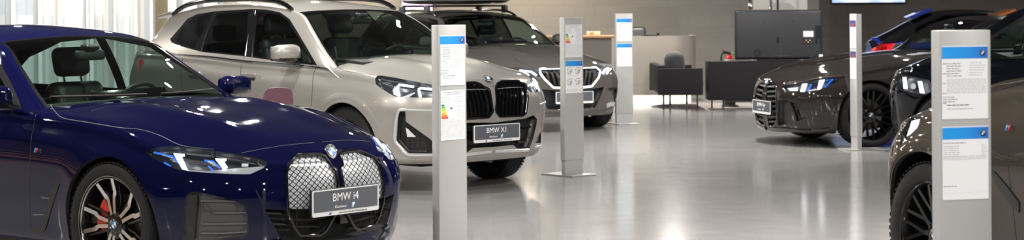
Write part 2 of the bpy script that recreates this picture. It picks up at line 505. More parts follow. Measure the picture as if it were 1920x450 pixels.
        def build(parts):
            V3, F3, N3 = [], [], []
            for (a, b_, c) in parts:
                o = len(V3); V3 += a; F3 += [[i + o for i in f] for f in b_]; N3 += c
            if len(parts) == 2:      # weld on the centre plane
                key = {}; rem = {}
                for i, v in enumerate(V3):
                    if abs(v[1]) < 1e-5:
                        k = (round(v[0], 5), round(v[2], 5))
                        if k in key: rem[i] = key[k]
                        else: key[k] = i
                if rem: F3 = [[rem.get(i, i) for i in f] for f in F3]
                F3 = [f for f in F3 if len(set(f)) == len(f)]
            me = bpy.data.meshes.new(name); me.from_pydata([tuple(v) for v in V3], [], F3); me.update()
            me.polygons.foreach_set('use_smooth', [True] * len(me.polygons))
            if not wall: me.normals_split_custom_set_from_vertices([tuple(n) for n in N3])
            me.materials.append(m)
            o = bpy.data.objects.new(name, me); link(o, parent)
            if label: o['label'] = label
            return o
        if split: return [build([make(1)]), build([make(-1)])]
        return build([make(1), make(-1)] if both else [make(1)])
    def drop(s, bm, t):
        tl = bm.faces.layers.int['t']
        bmesh.ops.delete(bm, geom=[f for f in bm.faces if f[tl] == t], context='FACES')
    # ---- points on the surface ----------------------------------------------------------------
    def at(s, px, py, which=None, mir=False):
        """point of the body (local, flank facing us) under a photo pixel, with its normal"""
        g = -1 if mir else 1
        d = s.Mi.to_3x3() @ ray(px, py); d = Vector((d.x, d.y * g, d.z)).normalized(); best = None
        eye = Vector((s.eye.x, s.eye.y * g, s.eye.z))
        for t in ((s.bvh_low, s.bvh_upp) if which is None else (which,)):
            h = t.ray_cast(eye, d)
            if h[0] is not None and (best is None or h[3] < best[2]):
                n = h[1] if h[1].dot(d) < 0 else -h[1]
                best = (h[0], n, h[3])
        return best
    def pts(s, poly, off=0.0, which=None, mir=False):
        out = []
        for p in poly:
            h = s.at(p[0], p[1], which, mir)
            if h: out.append((h[0] + h[1] * off, h[1]))
        return out
    def surf(s, u, v, z, ax, which=None):
        """nearest surface point along an axis: 'y' from the flank, 'x' from ahead, 'z' from above"""
        t = which or s.bvh_low
        if ax == 'y': o, d = Vector((-u, s.vis * 3, z)), Vector((0, -s.vis, 0))
        elif ax == 'x': o, d = Vector((3, s.vis * v, z)), Vector((-1, 0, 0))
        else: o, d = Vector((-u, s.vis * v, 4)), Vector((0, 0, -1))
        h = t.ray_cast(o, d)
        return (h[0], h[1] if h[1].dot(d) < 0 else -h[1]) if h[0] is not None else None
    def ribbon(s, bm, P, w, th, off=0.0, closed=False, mi=0):
        """strip of width w and thickness th lying on the surface; P = [(point, normal)]"""
        n = len(P); rings = []
        for i in range(n):
            a = P[i - 1][0] if (i > 0 or closed) else P[i][0]; b = P[(i + 1) % n][0] if (i < n - 1 or closed) else P[i][0]
            d = b - a
            if d.length < 1e-9: d = Vector((1, 0, 0))
            d.normalize(); nn = P[i][1]; sd = nn.cross(d).normalized(); c = P[i][0] + nn * off
            ww = w[i] if isinstance(w, (list, tuple)) else w
            rings.append([bm.verts.new(c + sd * ww / 2 - nn * th), bm.verts.new(c + sd * ww * 0.5), bm.verts.new(c + sd * ww * 0.32 + nn * th * 0.45), bm.verts.new(c - sd * ww * 0.32 + nn * th * 0.45), bm.verts.new(c - sd * ww * 0.5), bm.verts.new(c - sd * ww / 2 - nn * th)])
        for i in range(n if closed else n - 1):
            A, B = rings[i], rings[(i + 1) % n]
            for k in range(5):
                f = bm.faces.new((A[k], A[k + 1], B[k + 1], B[k])); f.material_index = mi; f.smooth = True
        if not closed:
            for rg in (rings[0], rings[-1]):
                f = bm.faces.new(rg); f.material_index = mi
        return bm
    def patch(s, bm, P, th, mi=0, inward=0.0):
        """solid plate over the outline P = [(point, normal)], th thick"""
        n0 = sum((p[1] for p in P), Vector()).normalized()
        a = [bm.verts.new(p[0] - n0 * inward) for p in P]; b = [bm.verts.new(p[0] - n0 * (inward - th)) for p in P]
        k = len(P)
        for i in range(k): bm.faces.new((a[i], a[(i + 1) % k], b[(i + 1) % k], b[i])).material_index = mi
        for rg in (a, b):
            f = bm.faces.new(rg); f.material_index = mi
        bmesh.ops.triangulate(bm, faces=[f for f in bm.faces if len(f.verts) > 4])
        return bm
    def mirror(s, bm):
        g = bmesh.ops.duplicate(bm, geom=bm.verts[:] + bm.edges[:] + bm.faces[:])['geom']
        bmesh.ops.scale(bm, vec=(1, -1, 1), verts=[v for v in g if isinstance(v, bmesh.types.BMVert)])
        bmesh.ops.reverse_faces(bm, faces=[f for f in g if isinstance(f, bmesh.types.BMFace)])
        return bm
    def add(s, name, bm, m, parent=None, both=False, smooth=35, fix=True, label=None):
        if fix: fixn(bm)
        if both: s.mirror(bm)
        return obj(name, bm, m, parent or s.root, smooth, label)
    def pair(s, name, fn, m, parent=None, smooth=35, label=None, parents=None):
        """the same part on both flanks, two objects"""
        out = []
        for k in (0, 1):
            bm = fn()
            fixn(bm)
            if k:
                bmesh.ops.scale(bm, vec=(1, -1, 1), verts=bm.verts[:]); bmesh.ops.reverse_faces(bm, faces=bm.faces[:])
            out.append(obj(name, bm, m, parents[k] if parents else (parent or s.root), smooth, label))
        return out
    def two(s, name, fn, m, parent=None, smooth=35):
        """a part on both flanks, one object each; parent may be a pair"""
        if isinstance(parent, (list, tuple)): return s.pair(name, fn, m, None, smooth, None, parent)
        return s.pair(name, fn, m, parent, smooth)
    def seam(s, lines, w=0.005, which=None, mir=False):
        """shut lines traced in photo pixels, both flanks"""
        for ln in lines:
            P = s.pts(smooth_line(ln, 6), 0, which, mir)
            if len(P) > 1: s.two('shut_line', lambda: s.ribbon(NB(), P, w, 0.0012, 0.0002), M_SEAM)
# ------------------------------------------------------------------ proportions of each car (metres)
HD = lambda th: math.atan2(-math.cos(R(th)), math.sin(R(th)))       # th degrees to the right of facing the camera
def circ(u, z, r, n=40): return [(u + r * math.cos(2 * math.pi * k / n), z + r * math.sin(2 * math.pi * k / n)) for k in range(n)]
def sup(P, **k):
    q = dict(P); q.update(k); return q
P_I4 = dict(L=4.78, W=1.852, Lf=0.76, Lr=0.6, nf=2.6, nr=2.5,
    F=[(.10, .10), (.16, .05), (.24, .02), (.40, 0), (.52, .0), (.62, .015), (.70, .05), (.80, .10)],
    R=[(.2, .16), (.4, .06), (.7, .0), (.95, .03), (1.05, .06)],
    zb=[(0, .15), (.5, .15), (.9, .16), (1.4, .17), (3.4, .17), (4.1, .22), (4.78, .3)],
    ze=[(0, .70), (.25, .735), (.46, .78), (.58, .82), (.74, .875), (.97, .92), (1.35, .95), (1.75, .965), (2.3, .97), (3.3, .975), (4.0, .98), (4.6, .96), (4.78, .94)],
    zc=[(0, .71), (.11, .755), (.3, .83), (.7, .925), (1.1, .975), (1.5, 1.005), (2, 1.0), (3.6, 1.0), (4.2, 1.06), (4.6, 1.07), (4.78, 1.04)],
    rf=[(0, .05), (.5, .06), (1.2, .07), (4, .07), (4.7, .05)],
    wplan=[(0, .985), (.6, .99), (1.3, 1.0), (2.2, .985), (3.0, .985), (3.7, 1.0), (4.3, .97), (4.78, .92)],
    sec=[(0, .90), (.06, .935), (.2, .955), (.45, .985), (.7, 1.0), (.85, .985), (1, .94)],
    flare=[(.86, .33, .36, .02, .10), (3.70, .33, .36, .025, .12)],
    bulge=(.46, .024, .13, .25, 1.5),
    g=dict(u0=1.3, u1=4.6, zc=[(1.3, .87), (1.5, .985), (1.75, 1.115), (2.05, 1.26), (2.315, 1.375), (2.6, 1.43), (2.95, 1.45), (3.4, 1.43), (3.9, 1.33), (4.25, 1.19), (4.6, 1.03)],
        crown=[(1.3, .15), (1.75, .125), (2.05, .09), (2.315, .055), (2.8, .055), (3.4, .06), (4.6, .1)],
        vr=[(1.3, .83), (1.75, .76), (2.05, .68), (2.315, .61), (2.7, .58), (3.2, .57), (3.9, .55), (4.6, .58)],
        vb=[(1.3, .86), (1.75, .85), (2.3, .845), (3.3, .83), (4.2, .74), (4.6, .68)],
        zb=[(1.3, .88), (1.75, .945), (2.3, .96), (3.3, .97), (4.6, .97)]))
P_X1 = dict(L=4.50, W=1.845, Lf=0.62, Lr=0.5, nf=3.0, nr=2.8,
    F=[(.15, .16), (.22, .07), (.32, .02), (.5, .0), (.72, .0), (.84, .02), (.93, .07), (1.0, .12)],
    R=[(.2, .12), (.5, .02), (.8, .0), (1.05, .05), (1.2, .10)],
    zb=[(0, .25), (.5, .25), (.9, .23), (1.4, .23), (3.4, .23), (4.0, .28), (4.5, .35)],
    ze=[(0, .875), (.25, .925), (.55, .985), (1.0, 1.03), (1.4, 1.05), (2.3, 1.08), (3.0, 1.115), (4.0, 1.14), (4.5, 1.12)],
    zc=[(0, .89), (.074, .935), (.25, 1.0), (.6, 1.07), (1.05, 1.125), (1.4, 1.13), (3.8, 1.14), (4.3, 1.18), (4.5, 1.14)],
    rf=[(0, .05), (.5, .06), (1.2, .07), (4, .06), (4.5, .05)],
    wplan=[(0, .985), (.6, .99), (1.3, 1.0), (2.2, .985), (3.0, .985), (3.6, 1.0), (4.1, .98), (4.5, .94)],
    sec=[(0, .90), (.06, .94), (.2, .955), (.45, .975), (.7, 1.0), (.85, .985), (1, .94)],
    flare=[(.86, .35, .38, .02, .10), (3.55, .35, .38, .02, .12)],
    bulge=(.47, .022, .14, .2, 1.1),
    g=dict(u0=.9, u1=4.42, zc=[(.9, 1.05), (1.1, 1.14), (1.3, 1.25), (1.55, 1.385), (1.87, 1.525), (2.2, 1.59), (2.7, 1.62), (3.2, 1.615), (3.75, 1.565), (3.98, 1.52), (4.1, 1.42), (4.42, 1.08)],
        crown=[(.9, .14), (1.3, .12), (1.87, .045), (2.2, .05), (2.6, .055), (3.6, .06), (4.42, .09)],
        vr=[(.9, .85), (1.3, .78), (1.6, .70), (1.87, .62), (2.3, .61), (3.2, .60), (4.0, .56), (4.42, .6)],
        vb=[(.9, .86), (1.4, .86), (2, .86), (3.3, .845), (4.0, .78), (4.42, .70)],
        zb=[(.9, 1.0), (1.4, 1.045), (2.3, 1.075), (3.0, 1.11), (4.42, 1.13)]))
P_5T = sup(P_I4, L=5.06, W=1.90, zb=[(0, .19), (.5, .19), (.9, .18), (3.4, .18), (4.2, .24), (5.06, .32)],
    F=[(.12, .14), (.2, .05), (.3, .02), (.5, .0), (.66, .0), (.76, .03), (.9, .10)],
    ze=[(0, .76), (.25, .79), (.55, .84), (1.0, .91), (1.5, .97), (2.3, .99), (3.3, 1.0), (4.6, 1.02), (5.06, 1.0)],
    zc=[(0, .77), (.1, .83), (.3, .90), (.7, .98), (1.1, 1.03), (1.5, 1.065), (4.2, 1.05), (4.8, 1.1), (5.06, 1.05)],
    flare=[(.87, .35, .37, .02, .1), (3.87, .35, .37, .02, .12)],
    wplan=[(0, .985), (.6, .99), (1.3, 1.0), (3.0, .99), (4.0, 1.0), (5.06, .95)],
    g=dict(u0=1.3, u1=4.95, zc=[(1.3, .93), (1.5, 1.05), (1.77, 1.17), (2.1, 1.32), (2.4, 1.435), (2.7, 1.48), (3.1, 1.50), (3.6, 1.495), (4.3, 1.45), (4.6, 1.38), (4.95, 1.05)],
        crown=[(1.3, .15), (1.77, .12), (2.4, .055), (4.95, .07)],
        vr=[(1.3, .84), (1.77, .78), (2.1, .70), (2.4, .62), (2.8, .60), (4.2, .57), (4.95, .6)],
        vb=[(1.3, .86), (2, .86), (3.6, .85), (4.5, .77), (4.95, .72)],
        zb=[(1.3, .92), (1.77, .985), (2.3, 1.0), (4.95, 1.03)]))
P_M4 = sup(P_I4, L=4.79, W=1.887, nf=2.6, Lf=.8,
    ze=[(0, .72), (.25, .76), (.5, .805), (.74, .855), (.97, .895), (1.35, .935), (1.75, .96), (2.3, .97), (4.6, .98), (4.79, .95)],
    zc=[(0, .72), (.06, .76), (.25, .825), (.49, .88), (.87, .935), (1.3, .985), (1.7, 1.02), (3.6, 1.0), (4.3, 1.06), (4.79, 1.0)],
    g=dict(u0=1.4, u1=4.5, zc=[(1.4, .92), (1.68, 1.02), (1.95, 1.14), (2.2, 1.29), (2.4, 1.365), (2.6, 1.40), (3.0, 1.395), (3.6, 1.29), (4.0, 1.16), (4.5, 1.0)],
        crown=[(1.4, .14), (1.75, .125), (2.05, .09), (2.315, .055), (2.8, .055), (3.4, .06), (4.5, .1)],
        vr=P_I4['g']['vr'], vb=P_I4['g']['vb'], zb=[(1.4, .9), (1.75, .945), (2.3, .96), (4.5, .98)]))
P_SUV = sup(P_X1, L=4.75, W=1.94,
    nf=2.3, Lf=.75, ze=[(0, .865), (.25, .91), (.55, .97), (1.0, 1.07), (1.5, 1.155), (2.3, 1.19), (4.5, 1.17), (4.75, 1.13)],
    zc=[(0, .885), (.1, .955), (.3, 1.035), (.7, 1.13), (1.1, 1.205), (1.4, 1.24), (4.3, 1.25), (4.75, 1.17)],
    flare=[(.88, .37, .41, .025, .1), (3.74, .37, .41, .025, .12)],
    wplan=[(0, .98), (.6, .99), (1.3, 1.0), (3.6, 1.0), (4.75, .94)],
    g=sup(P_X1['g'], u0=1.25, u1=4.7, zc=[(u + .3, z + .06) for u, z in P_X1['g']['zc']], crown=[(u + .3, z) for u, z in P_X1['g']['crown']],
        vr=[(u + .3, z) for u, z in P_X1['g']['vr']], vb=[(u + .3, z + .01) for u, z in P_X1['g']['vb']], zb=[(u + .3, z + .04) for u, z in P_X1['g']['zb']]))
P_X2 = sup(P_X1, L=4.55, nf=2.4, flare=[(.96, .35, .38, .02, .10), (3.65, .35, .38, .02, .12)], g={k: ([(u - .25, z + (.04 if k == 'zb' else 0)) for u, z in q] if isinstance(q, list) else q - .25 if k in ('u0', 'u1') else q) for k, q in P_X1['g'].items()})
NOSE = dict(i4=((-.965, 10.76), HD(51), -1), x1=((-.155, 16.13), HD(44), -1), t5=((.74, 23.4), HD(29), -1), m4=((2.79, 21.3), HD(-76), 1))
def nose_from_wheel(X, Y, th, ua, v):
    hx, hy = math.sin(R(th)), -math.cos(R(th)); lx, ly = -hy, hx
    return (X + ua * hx - v * lx, Y + ua * hy - v * ly), HD(th), 1
NOSE['suv'] = nose_from_wheel(2.10, 9.73, -159, .88, .95)
NOSE['x2'] = nose_from_wheel(3.955, 17.6, -140, .96, .90)
# ------------------------------------------------------------------ parts shared by the cars
def rbox(bm, c, s, bev=0.03, mi=0, rot=None):
    return box(bm, c, s, mi=mi, bev=bev, rot=rot)
def roundel(parent, M, r, name='badge'):
    """round badge: black ring with letters, blue and white quarters; M maps z to the outward normal, y to up"""
    bm = NB(); lathe(bm, [(0.0001, .002), (r * .98, .002), (r, .0035), (r * 1.0, -.006)], 40, 0)
    rg = lathe(bm, [(r * .98, .003), (r * 1.03, .0045), (r * 1.05, .002), (r * 1.05, -.006)], 40, 1)
    rg = lathe(bm, [(r * .60, .0025), (r * .64, .004), (r * .68, .0025)], 40, 1)
    for q in range(4):
        k0 = q * 90; pl = [(0, 0)] + [(r * .6 * math.cos(R(k0 + 90 * t / 10)), r * .6 * math.sin(R(k0 + 90 * t / 10))) for t in range(11)]
        prism(bm, pl, .0022, .0034, mi=2 if q in (1, 3) else 3)
    for ch, a in (('B', 135), ('M', 90), ('W', 45)):
        T = Matrix.Rotation(R(a - 90), 4, 'Z') @ Matrix.Translation((0, r * .70, .0026))
        join(bm, text_bm(ch, r * .34, T, .0006), 3)
    bm.transform(M); fixn(bm)
    return obj(name, bm, [M_BLACK, M_CHROME, M_RBLUE, M_LETTER], parent, 30)
def frame_at(p, n, up=Vector((0, 0, 1))):
    n = n.normalized(); x = up.cross(n).normalized(); y = n.cross(x)
    return Matrix(((x.x, y.x, n.x, p.x), (x.y, y.y, n.y, p.y), (x.z, y.z, n.z, p.z), (0, 0, 0, 1)))
def on_axis(c, px, py):
    """where the line of sight through a pixel meets the car's centre plane"""
    v = c.Mi.to_3x3() @ ray(px, py); t = -c.eye.y / v.y
    return c.eye + v * t
def badge_at(c, px, py, r, mir=False):
    """badge on the centre plane where the photo shows it"""
    p = on_axis(c, px, py); d = c.bvh_low.find_nearest(Vector((p.x, c.vis * .01, p.z)))
    P, n = d[0], d[1]
    if n.z < 0: n = -n
    n.y = 0; n = n.normalized(); P = Vector((P.x, 0, P.z)) + n * .005
    return roundel(c.root, frame_at(P, n, Vector((-1, 0, .3))), r)
def m_stripes(bm, M, h):
    """three slanted colour bars and a letter M"""
    for k in range(3):
        x = -1.15 * h + k * .36 * h
        prism(bm, [(x, -h / 2), (x + .30 * h, -h / 2), (x + .62 * h, h / 2), (x + .32 * h, h / 2)], 0, .002, M, k)
    join(bm, text_bm('M', h * 1.35, M @ Matrix.Translation((.95 * h, -h * .48, .0005)), .001), 3)
    return bm
SPOKES = {}
def wheel_meshes(Rt, Rr, wd, style):
    """tyre, rim, disc, caliper, hub cap; +Y points outwards"""
    key = (Rt, Rr, wd, style)
    if key in SPOKES: return SPOKES[key]
    out = {}
    bm = NB(); s = wd / 2; t = Rt - Rr
    prof = [(Rr, -s * .82), (Rr + t * .12, -s * .93), (Rr + t * .5, -s), (Rr + t * .85, -s * .94), (Rt - .008, -s * .84), (Rt - .001, -s * .7)]
    for g in (-.5, -.18, .18, .5):
        prof += [(Rt, s * (g - .10)), (Rt, s * (g - .035)), (Rt - .007, s * (g - .028)), (Rt - .007, s * (g + .028)), (Rt, s * (g + .035)), (Rt, s * (g + .10))]
    prof += [(Rt - .001, s * .7), (Rt - .008, s * .84), (Rr + t * .86, s * .94), (Rr + t * .82, s * .955), (Rr + t * .5, s), (Rr + t * .2, s * .97), (Rr + t * .15, s * .95), (Rr + t * .06, s * .9), (Rr, s * .82)]
    lathe(bm, prof, 72, 0, 'Y')
    # tread blocks on both shoulders
    for k in range(64):
        a = 2 * math.pi * k / 64
        for sg in (-1, 1):
            Mx = Matrix.Rotation(a, 4, 'Y') @ Matrix.Translation((Rt - .001, sg * s * .80, 0))
            box(bm, (0, 0, 0), (.006, s * .22, .021), rot=Mx)
    fixn(bm); out['tyre'] = (bm, [M_RUB], 40)
    bm = NB()                                   # barrel and lip
    lathe(bm, [(Rr + .004, s * .80), (Rr + .006, s * .92), (Rr - .004, s * .93), (Rr - .012, s * .86), (Rr - .022, s * .55), (Rr - .03, -s * .6), (Rr, -s * .8)], 64, 1 if style != 'machined' else 1, 'Y')
    y0 = s * .62; hub = .075
    def spoke(pts, y1, y2, th, mt, ms):
        """bar along 2-D points (radius, angle offset), from depth y1 at the hub to y2 at the rim"""
        n = len(pts); A = []
        for i, (r, a, w) in enumerate(pts):
            f = (r - hub) / (Rr - hub); y = y1 + (y2 - y1) * f - .018 * math.sin(math.pi * min(max(f, 0), 1))
            x, z = r * math.cos(a), r * math.sin(a); tx, tz = -math.sin(a), math.cos(a)
            A.append([bm.verts.new((x + tx * w * e, y + dy, z + tz * w * e)) for e, dy in ((-.5, 0), (.5, 0), (.62, -th), (-.62, -th))])
        for i in range(n - 1):
            for k in range(4):
                f = bm.faces.new((A[i][k], A[i][(k + 1) % 4], A[i + 1][(k + 1) % 4], A[i + 1][k])); f.material_index = mt if k == 0 else ms
        bm.faces.new(A[0]); bm.faces.new(A[-1])
    ns = 5
    if style == 'machined':                     # five pairs of stepped spokes, polished faces
        for k in range(ns):
            a0 = 2 * math.pi * k / ns + R(3)
            for sg in (-1, 1):
                spoke([(.05, a0 + sg * .26, .020), (.10, a0 + sg * .19, .021), (.150, a0 + sg * .175, .021), (.168, a0 + sg * .225, .030), (.185, a0 + sg * .25, .024), (Rr - .012, a0 + sg * .262, .023)], y0 + .004, s * .84, .035, 0, 1)
                spoke([(.09, a0 + sg * .46, .012), (.15, a0 + sg * .40, .014), (Rr - .012, a0 + sg * .36, .012)], y0 - .014, s * .70, .02, 1, 1)
            spoke([(.06, a0, .03), (.16, a0, .022), (Rr - .03, a0, .05)], y0 - .035, s * .5, .03, 1, 1)
        lathe(bm, [(Rr - .012, s * .86), (Rr + .004, s * .915), (Rr + .003, s * .93), (Rr - .010, s * .885)], 64, 0, 'Y', closed=True)
    elif style == 'mesh':                       # ten crossing thin black spokes
        for k in range(10):
            a0 = 2 * math.pi * k / 10
            for sg in (-1, 1):
                spoke([(.05, a0, .026), (.12, a0 + sg * .02, .020), (Rr - .012, a0 + sg * .20, .017)], y0, s * .82, .03, 1, 1)
    else:                                       # ten plain spokes
        for k in range(10):
            a0 = 2 * math.pi * k / 10
            sg = 1 if k % 2 else -1
            spoke([(.05, a0, .034), (.13, a0 + sg * .02, .026), (Rr - .012, a0 + sg * .10, .026)], y0, s * .80, .03, 0 if style == 'silver' else 1, 0 if style == 'silver' else 1)
    lathe(bm, [(.0001, y0 + .004), (.055, y0 + .004), (.078, y0 - .006), (.082, y0 - .05)], 40, 1, 'Y')
    for k in range(5):
        a = 2 * math.pi * (k + .5) / 5; lathe(bm, [(.0001, y0 - .002), (.010, y0 - .002), (.010, y0 - .02)], 8, 1, 'Y', Matrix.Translation((.056 * math.cos(a), .008, .056 * math.sin(a))))
    fixn(bm); out['rim'] = (bm, [M_ALU, M_RIMBLK], 30)
    bm = NB(); lathe(bm, [(.07, -.012), (.165, -.012), (.165, .012), (.07, .012)], 48, 0, 'Y', closed=True); lathe(bm, [(.07, .02), (.07, -.06), (.0001, -.06)], 24, 0, 'Y')
    fixn(bm); out['brake_disc'] = (bm, [M_DISC], 30)
    bm = NB()
    P = []
    for k in range(9):
        a = R(178 - 36 + 9 * k); P.append((math.cos(a), math.sin(a)))
    pl = [(x * .185, z * .185) for x, z in P] + [(x * .112, z * .112) for x, z in P[::-1]]
    prism(bm, pl, -.05, .05, Matrix.Rotation(R(90), 4, 'X'))
    bmesh.ops.bevel(bm, geom=bm.edges[:], offset=.008, segments=2, affect='EDGES'); fixn(bm); out['brake_caliper'] = (bm, [M_RED], 40)
    res = {}
    for k, (b, ms, an) in out.items():
        o = obj(k, b, ms, None, an); res[k] = o.data; bpy.data.objects.remove(o)
    tmp = bpy.data.objects.new('t', None); COL.objects.link(tmp)
    o = roundel(tmp, Matrix.Translation((0, y0 + .006, 0)) @ Matrix.Rotation(R(-90), 4, 'X') @ Matrix.Rotation(R(180), 4, 'Z'), .032, 'hub_cap'); res['hub_cap'] = o.data
    bpy.data.objects.remove(o); bpy.data.objects.remove(tmp)
    SPOKES[key] = (res, y0); return SPOKES[key]
def wheels(c, pos, Rt, Rr, wd, track_out, style, z=None, caliper=True, spin=0.0):
    res, y0 = wheel_meshes(Rt, Rr, wd, style)
    for u in pos:
        for sg in (1, -1):
            w = bpy.data.objects.new('wheel', res['rim']); link(w, c.root)
            w.location = (-u, sg * (track_out - wd / 2), z or Rt)
            w.rotation_euler = (0, 0, 0 if sg > 0 else math.pi)
            for k in ('tyre', 'brake_disc', 'brake_caliper', 'hub_cap'):
                if k == 'brake_caliper' and not caliper: continue
                o = bpy.data.objects.new(k, res[k]); link(o, w)
                if k == 'brake_caliper': o.rotation_euler = (0, R(160) if sg < 0 else R(20), 0)
def plate(c, px, py, text, w=.52, h=.115, tilt=0.0, url=True, mir=False, out=.02, zoff=0.0):
    """licence plate holder on the centre plane of the nose"""
    H = [on_axis(c, px, py)]; hx = max([q[0].x for q in [c.bvh_low.ray_cast(Vector((3, c.vis * .005, H[0].z + e)), Vector((-1, 0, 0))) for e in (-.06, 0, .06)] if q[0] is not None])
    M = Matrix.Translation((hx + out, 0, H[0].z + zoff)) @ Matrix.Rotation(R(90), 4, 'Z') @ Matrix.Rotation(R(90 - tilt), 4, 'X')
    bm = NB(); W2, H2 = w / 2, h / 2
    box(bm, (0, -.008, -.010), (w + .016, h + .034, .022), bev=.006); bm.transform(M)
    o = obj('licence_plate', bm, M_PLAST, c.root, 40)
    bm = NB()
    prism(bm, rnd([(-W2 - .006, -H2 - .024), (W2 + .006, -H2 - .024), (W2 + .006, H2 + .006), (-W2 - .006, H2 + .006)], .012), 0, .004, M)
    obj('plate_frame', fixn(bm), M_PLATEW, o, 30)
    bm = NB(); prism(bm, rnd([(-W2 + .004, -H2), (W2 - .004, -H2), (W2 - .004, H2), (-W2 + .004, H2)], .006), .003, .0048, M); obj('plate_face', fixn(bm), M_PLATE, o, 30)
    bm = NB(); bd = NB(); join(bm, text_bm(text, .062, M @ Matrix.Translation((-.005, -.004, .0052)), .0006)); join(bd, text_bm('Klausmann', .021, M @ Matrix.Translation((-.045, -.043, .0052)), .0005))
    T = M @ Matrix.Translation((.045, -.036, .005))
    if bm.verts: obj('plate_lettering', bm, M_LETTER, o, 30)
    obj('dealer_lettering', bd, M_LETTER, o, 30)
    bm = NB(); prism(bm, [(-.012, -.014), (-.004, -.014), (.008, .014), (0, .014)], 0, .001, T, 1); prism(bm, [(-.004, -.014), (.011, -.014), (.023, .014), (.008, .014)], 0, .001, T, 0)
    obj('plate_logo', bm, [M_LETTER, M_MBLUE], o, 30)
    if url:
        bm = text_bm('www.Auto-Becker-Klausmann.de', .017, M @ Matrix.Translation((.055, -H2 - .0175, .0045)), .0004)
        Ts = M @ Matrix.Translation((-.13, -H2 - .012, .0042)); 
        b2 = NB()
        for k in range(3): prism(b2, [(-.01 + k * .007, -.006), (-.004 + k * .007, -.006), (.002 + k * .007, .006), (-.004 + k * .007, .006)], 0, .0008, Ts, k)
        obj('plate_stripes', b2, [M_MBLUE, M_MVIOL, M_MRED], o, 30); obj('plate_small_print', bm, M_TEXT, o, 30)
    return o
def seat(c, u, y, z, m, tilt=14, hr=True, name='seat', w=.50):
    """front seat: cushion, backrest with bolsters, headrest"""
    bm = NB()
    rbox(bm, (-u + .02, y, z + .10), (.50, w * .92, .15), .05)
    for sg in (-1, 1): rbox(bm, (-u + .02, y + sg * w * .42, z + .13), (.44, .11, .15), .045)
    o = obj(name, bm, m, c.root, 60)
    Rt_ = Matrix.Rotation(R(-tilt), 4, 'Y')
    T = Matrix.Translation((-u - .24, y, z + .13))
    bm = NB(); rbox(bm, (0, 0, .30), (.13, w * .86, .62), .055)
    for sg in (-1, 1): rbox(bm, (.045, sg * w * .41, .27), (.15, .10, .50), .045)
    bm.transform(T @ Rt_); obj('backrest', bm, m, o, 60)
    if hr:
        bm = NB(); rbox(bm, (.01, 0, .745), (.11, .27, .20), .05); bm.transform(T @ Rt_); obj('headrest', bm, m, o, 60)
        bm = NB()
        for sg in (-1, 1): tube(bm, [(0, sg * .07, .58), (0.005, sg * .07, .70)], .007, 8)
        bm.transform(T @ Rt_); obj('headrest_post', bm, M_CHROME, o, 60)
    return o
def steering(c, u, y, z, tilt=24):
    bm = NB(); n = 40
    tube(bm, [(0, .185 * math.cos(2 * math.pi * k / n), .185 * math.sin(2 * math.pi * k / n)) for k in range(n)], .016, 10, closed=True)
    box(bm, (.02, 0, -.01), (.05, .15, .12), bev=.02)
    for p in ((.17, 0.0), (-.17, 0.0), (0, -.17)):
        tube(bm, [(.015, p[0] * .35, p[1] * .35), (0, p[0], p[1])], .017, 8, flat=.5)
    bm.transform(Matrix.Translation((-u, y, z)) @ Matrix.Rotation(R(tilt), 4, 'Y'))
    return obj('steering_wheel', bm, M_DASH, c.root, 50)
def interior(c, uw, zd, ub, seats_u, seat_z, rear_u, m=None, half=.70, door_top=.92):
    """dashboard, seats, wheel, mirror, floor; uw = base of the windscreen, ub = bulkhead behind the rear bench"""
    m = m or M_SEAT
    bm = NB(); box(bm, (-(uw + ub) / 2, 0, .26), (ub - uw + .3, 1.5, .04)); box(bm, (-ub, 0, .6), (.04, 1.4, .7)); box(bm, (-uw - .05, 0, .55), (.04, 1.5, .6))
    for sg in (-1, 1): box(bm, (-(uw + ub) / 2, sg * half, (.26 + door_top) / 2), (ub - uw + .2, .05, door_top - .26), bev=.02)
    obj('cabin_tub', bm, M_DASH, c.root, 30)
    bm = NB(); n = 24; pr = [(uw - .12, zd - .01), (uw + .1, zd + .01), (uw + .45, zd + .005), (uw + .60, zd - .03), (uw + .64, zd - .12), (uw + .56, zd - .32), (uw - .12, zd - .32)]
    A = []
    for k in range(n + 1):
        y = -half + .02 + (2 * half - .04) * k / n; A.append([bm.verts.new((-u - .06 * (1 - (y / half) ** 2) * (-1 if u < uw + .2 else 0), y, z + .012 * (1 - (y / half) ** 2))) for u, z in pr])
    for k in range(n):
        for i in range(len(pr)): bm.faces.new((A[k][i], A[k][(i + 1) % len(pr)], A[k + 1][(i + 1) % len(pr)], A[k + 1][i]))
    bm.faces.new(A[0]); bm.faces.new(A[-1][::-1]); fixn(bm)
    d = obj('dashboard', bm, M_DASH, c.root, 40)
    bm = NB(); box(bm, (-uw - .52, .16, zd + .03), (.02, .62, .09), rot=Matrix.Rotation(R(-12), 4, 'Y'), bev=.006); obj('curved_display', bm, M_BLACK, d, 40)
    for y in (.37, -.37): seat(c, seats_u, y, seat_z, m)
    bm = NB(); rbox(bm, (-rear_u + .05, 0, seat_z + .12), (.48, 1.26, .18), .06); o = obj('rear_bench', bm, m, c.root, 60)
    bm = NB(); rbox(bm, (-rear_u - .24, 0, seat_z + .40), (.14, 1.26, .58), .06, rot=Matrix.Translation((-rear_u - .24, 0, seat_z + .40)).inverted() @ Matrix.Translation((-rear_u - .24, 0, seat_z + .40)) @ Matrix.Rotation(R(-20), 4, 'Y')); obj('backrest', bm, m, o, 60)
    for y in (.40, 0, -.40):
        bm = NB(); rbox(bm, (-rear_u - .34, y, seat_z + .77), (.09, .25, .16), .04); obj('headrest', bm, m, o, 60)
    steering(c, uw + .70, .37, zd - .07)
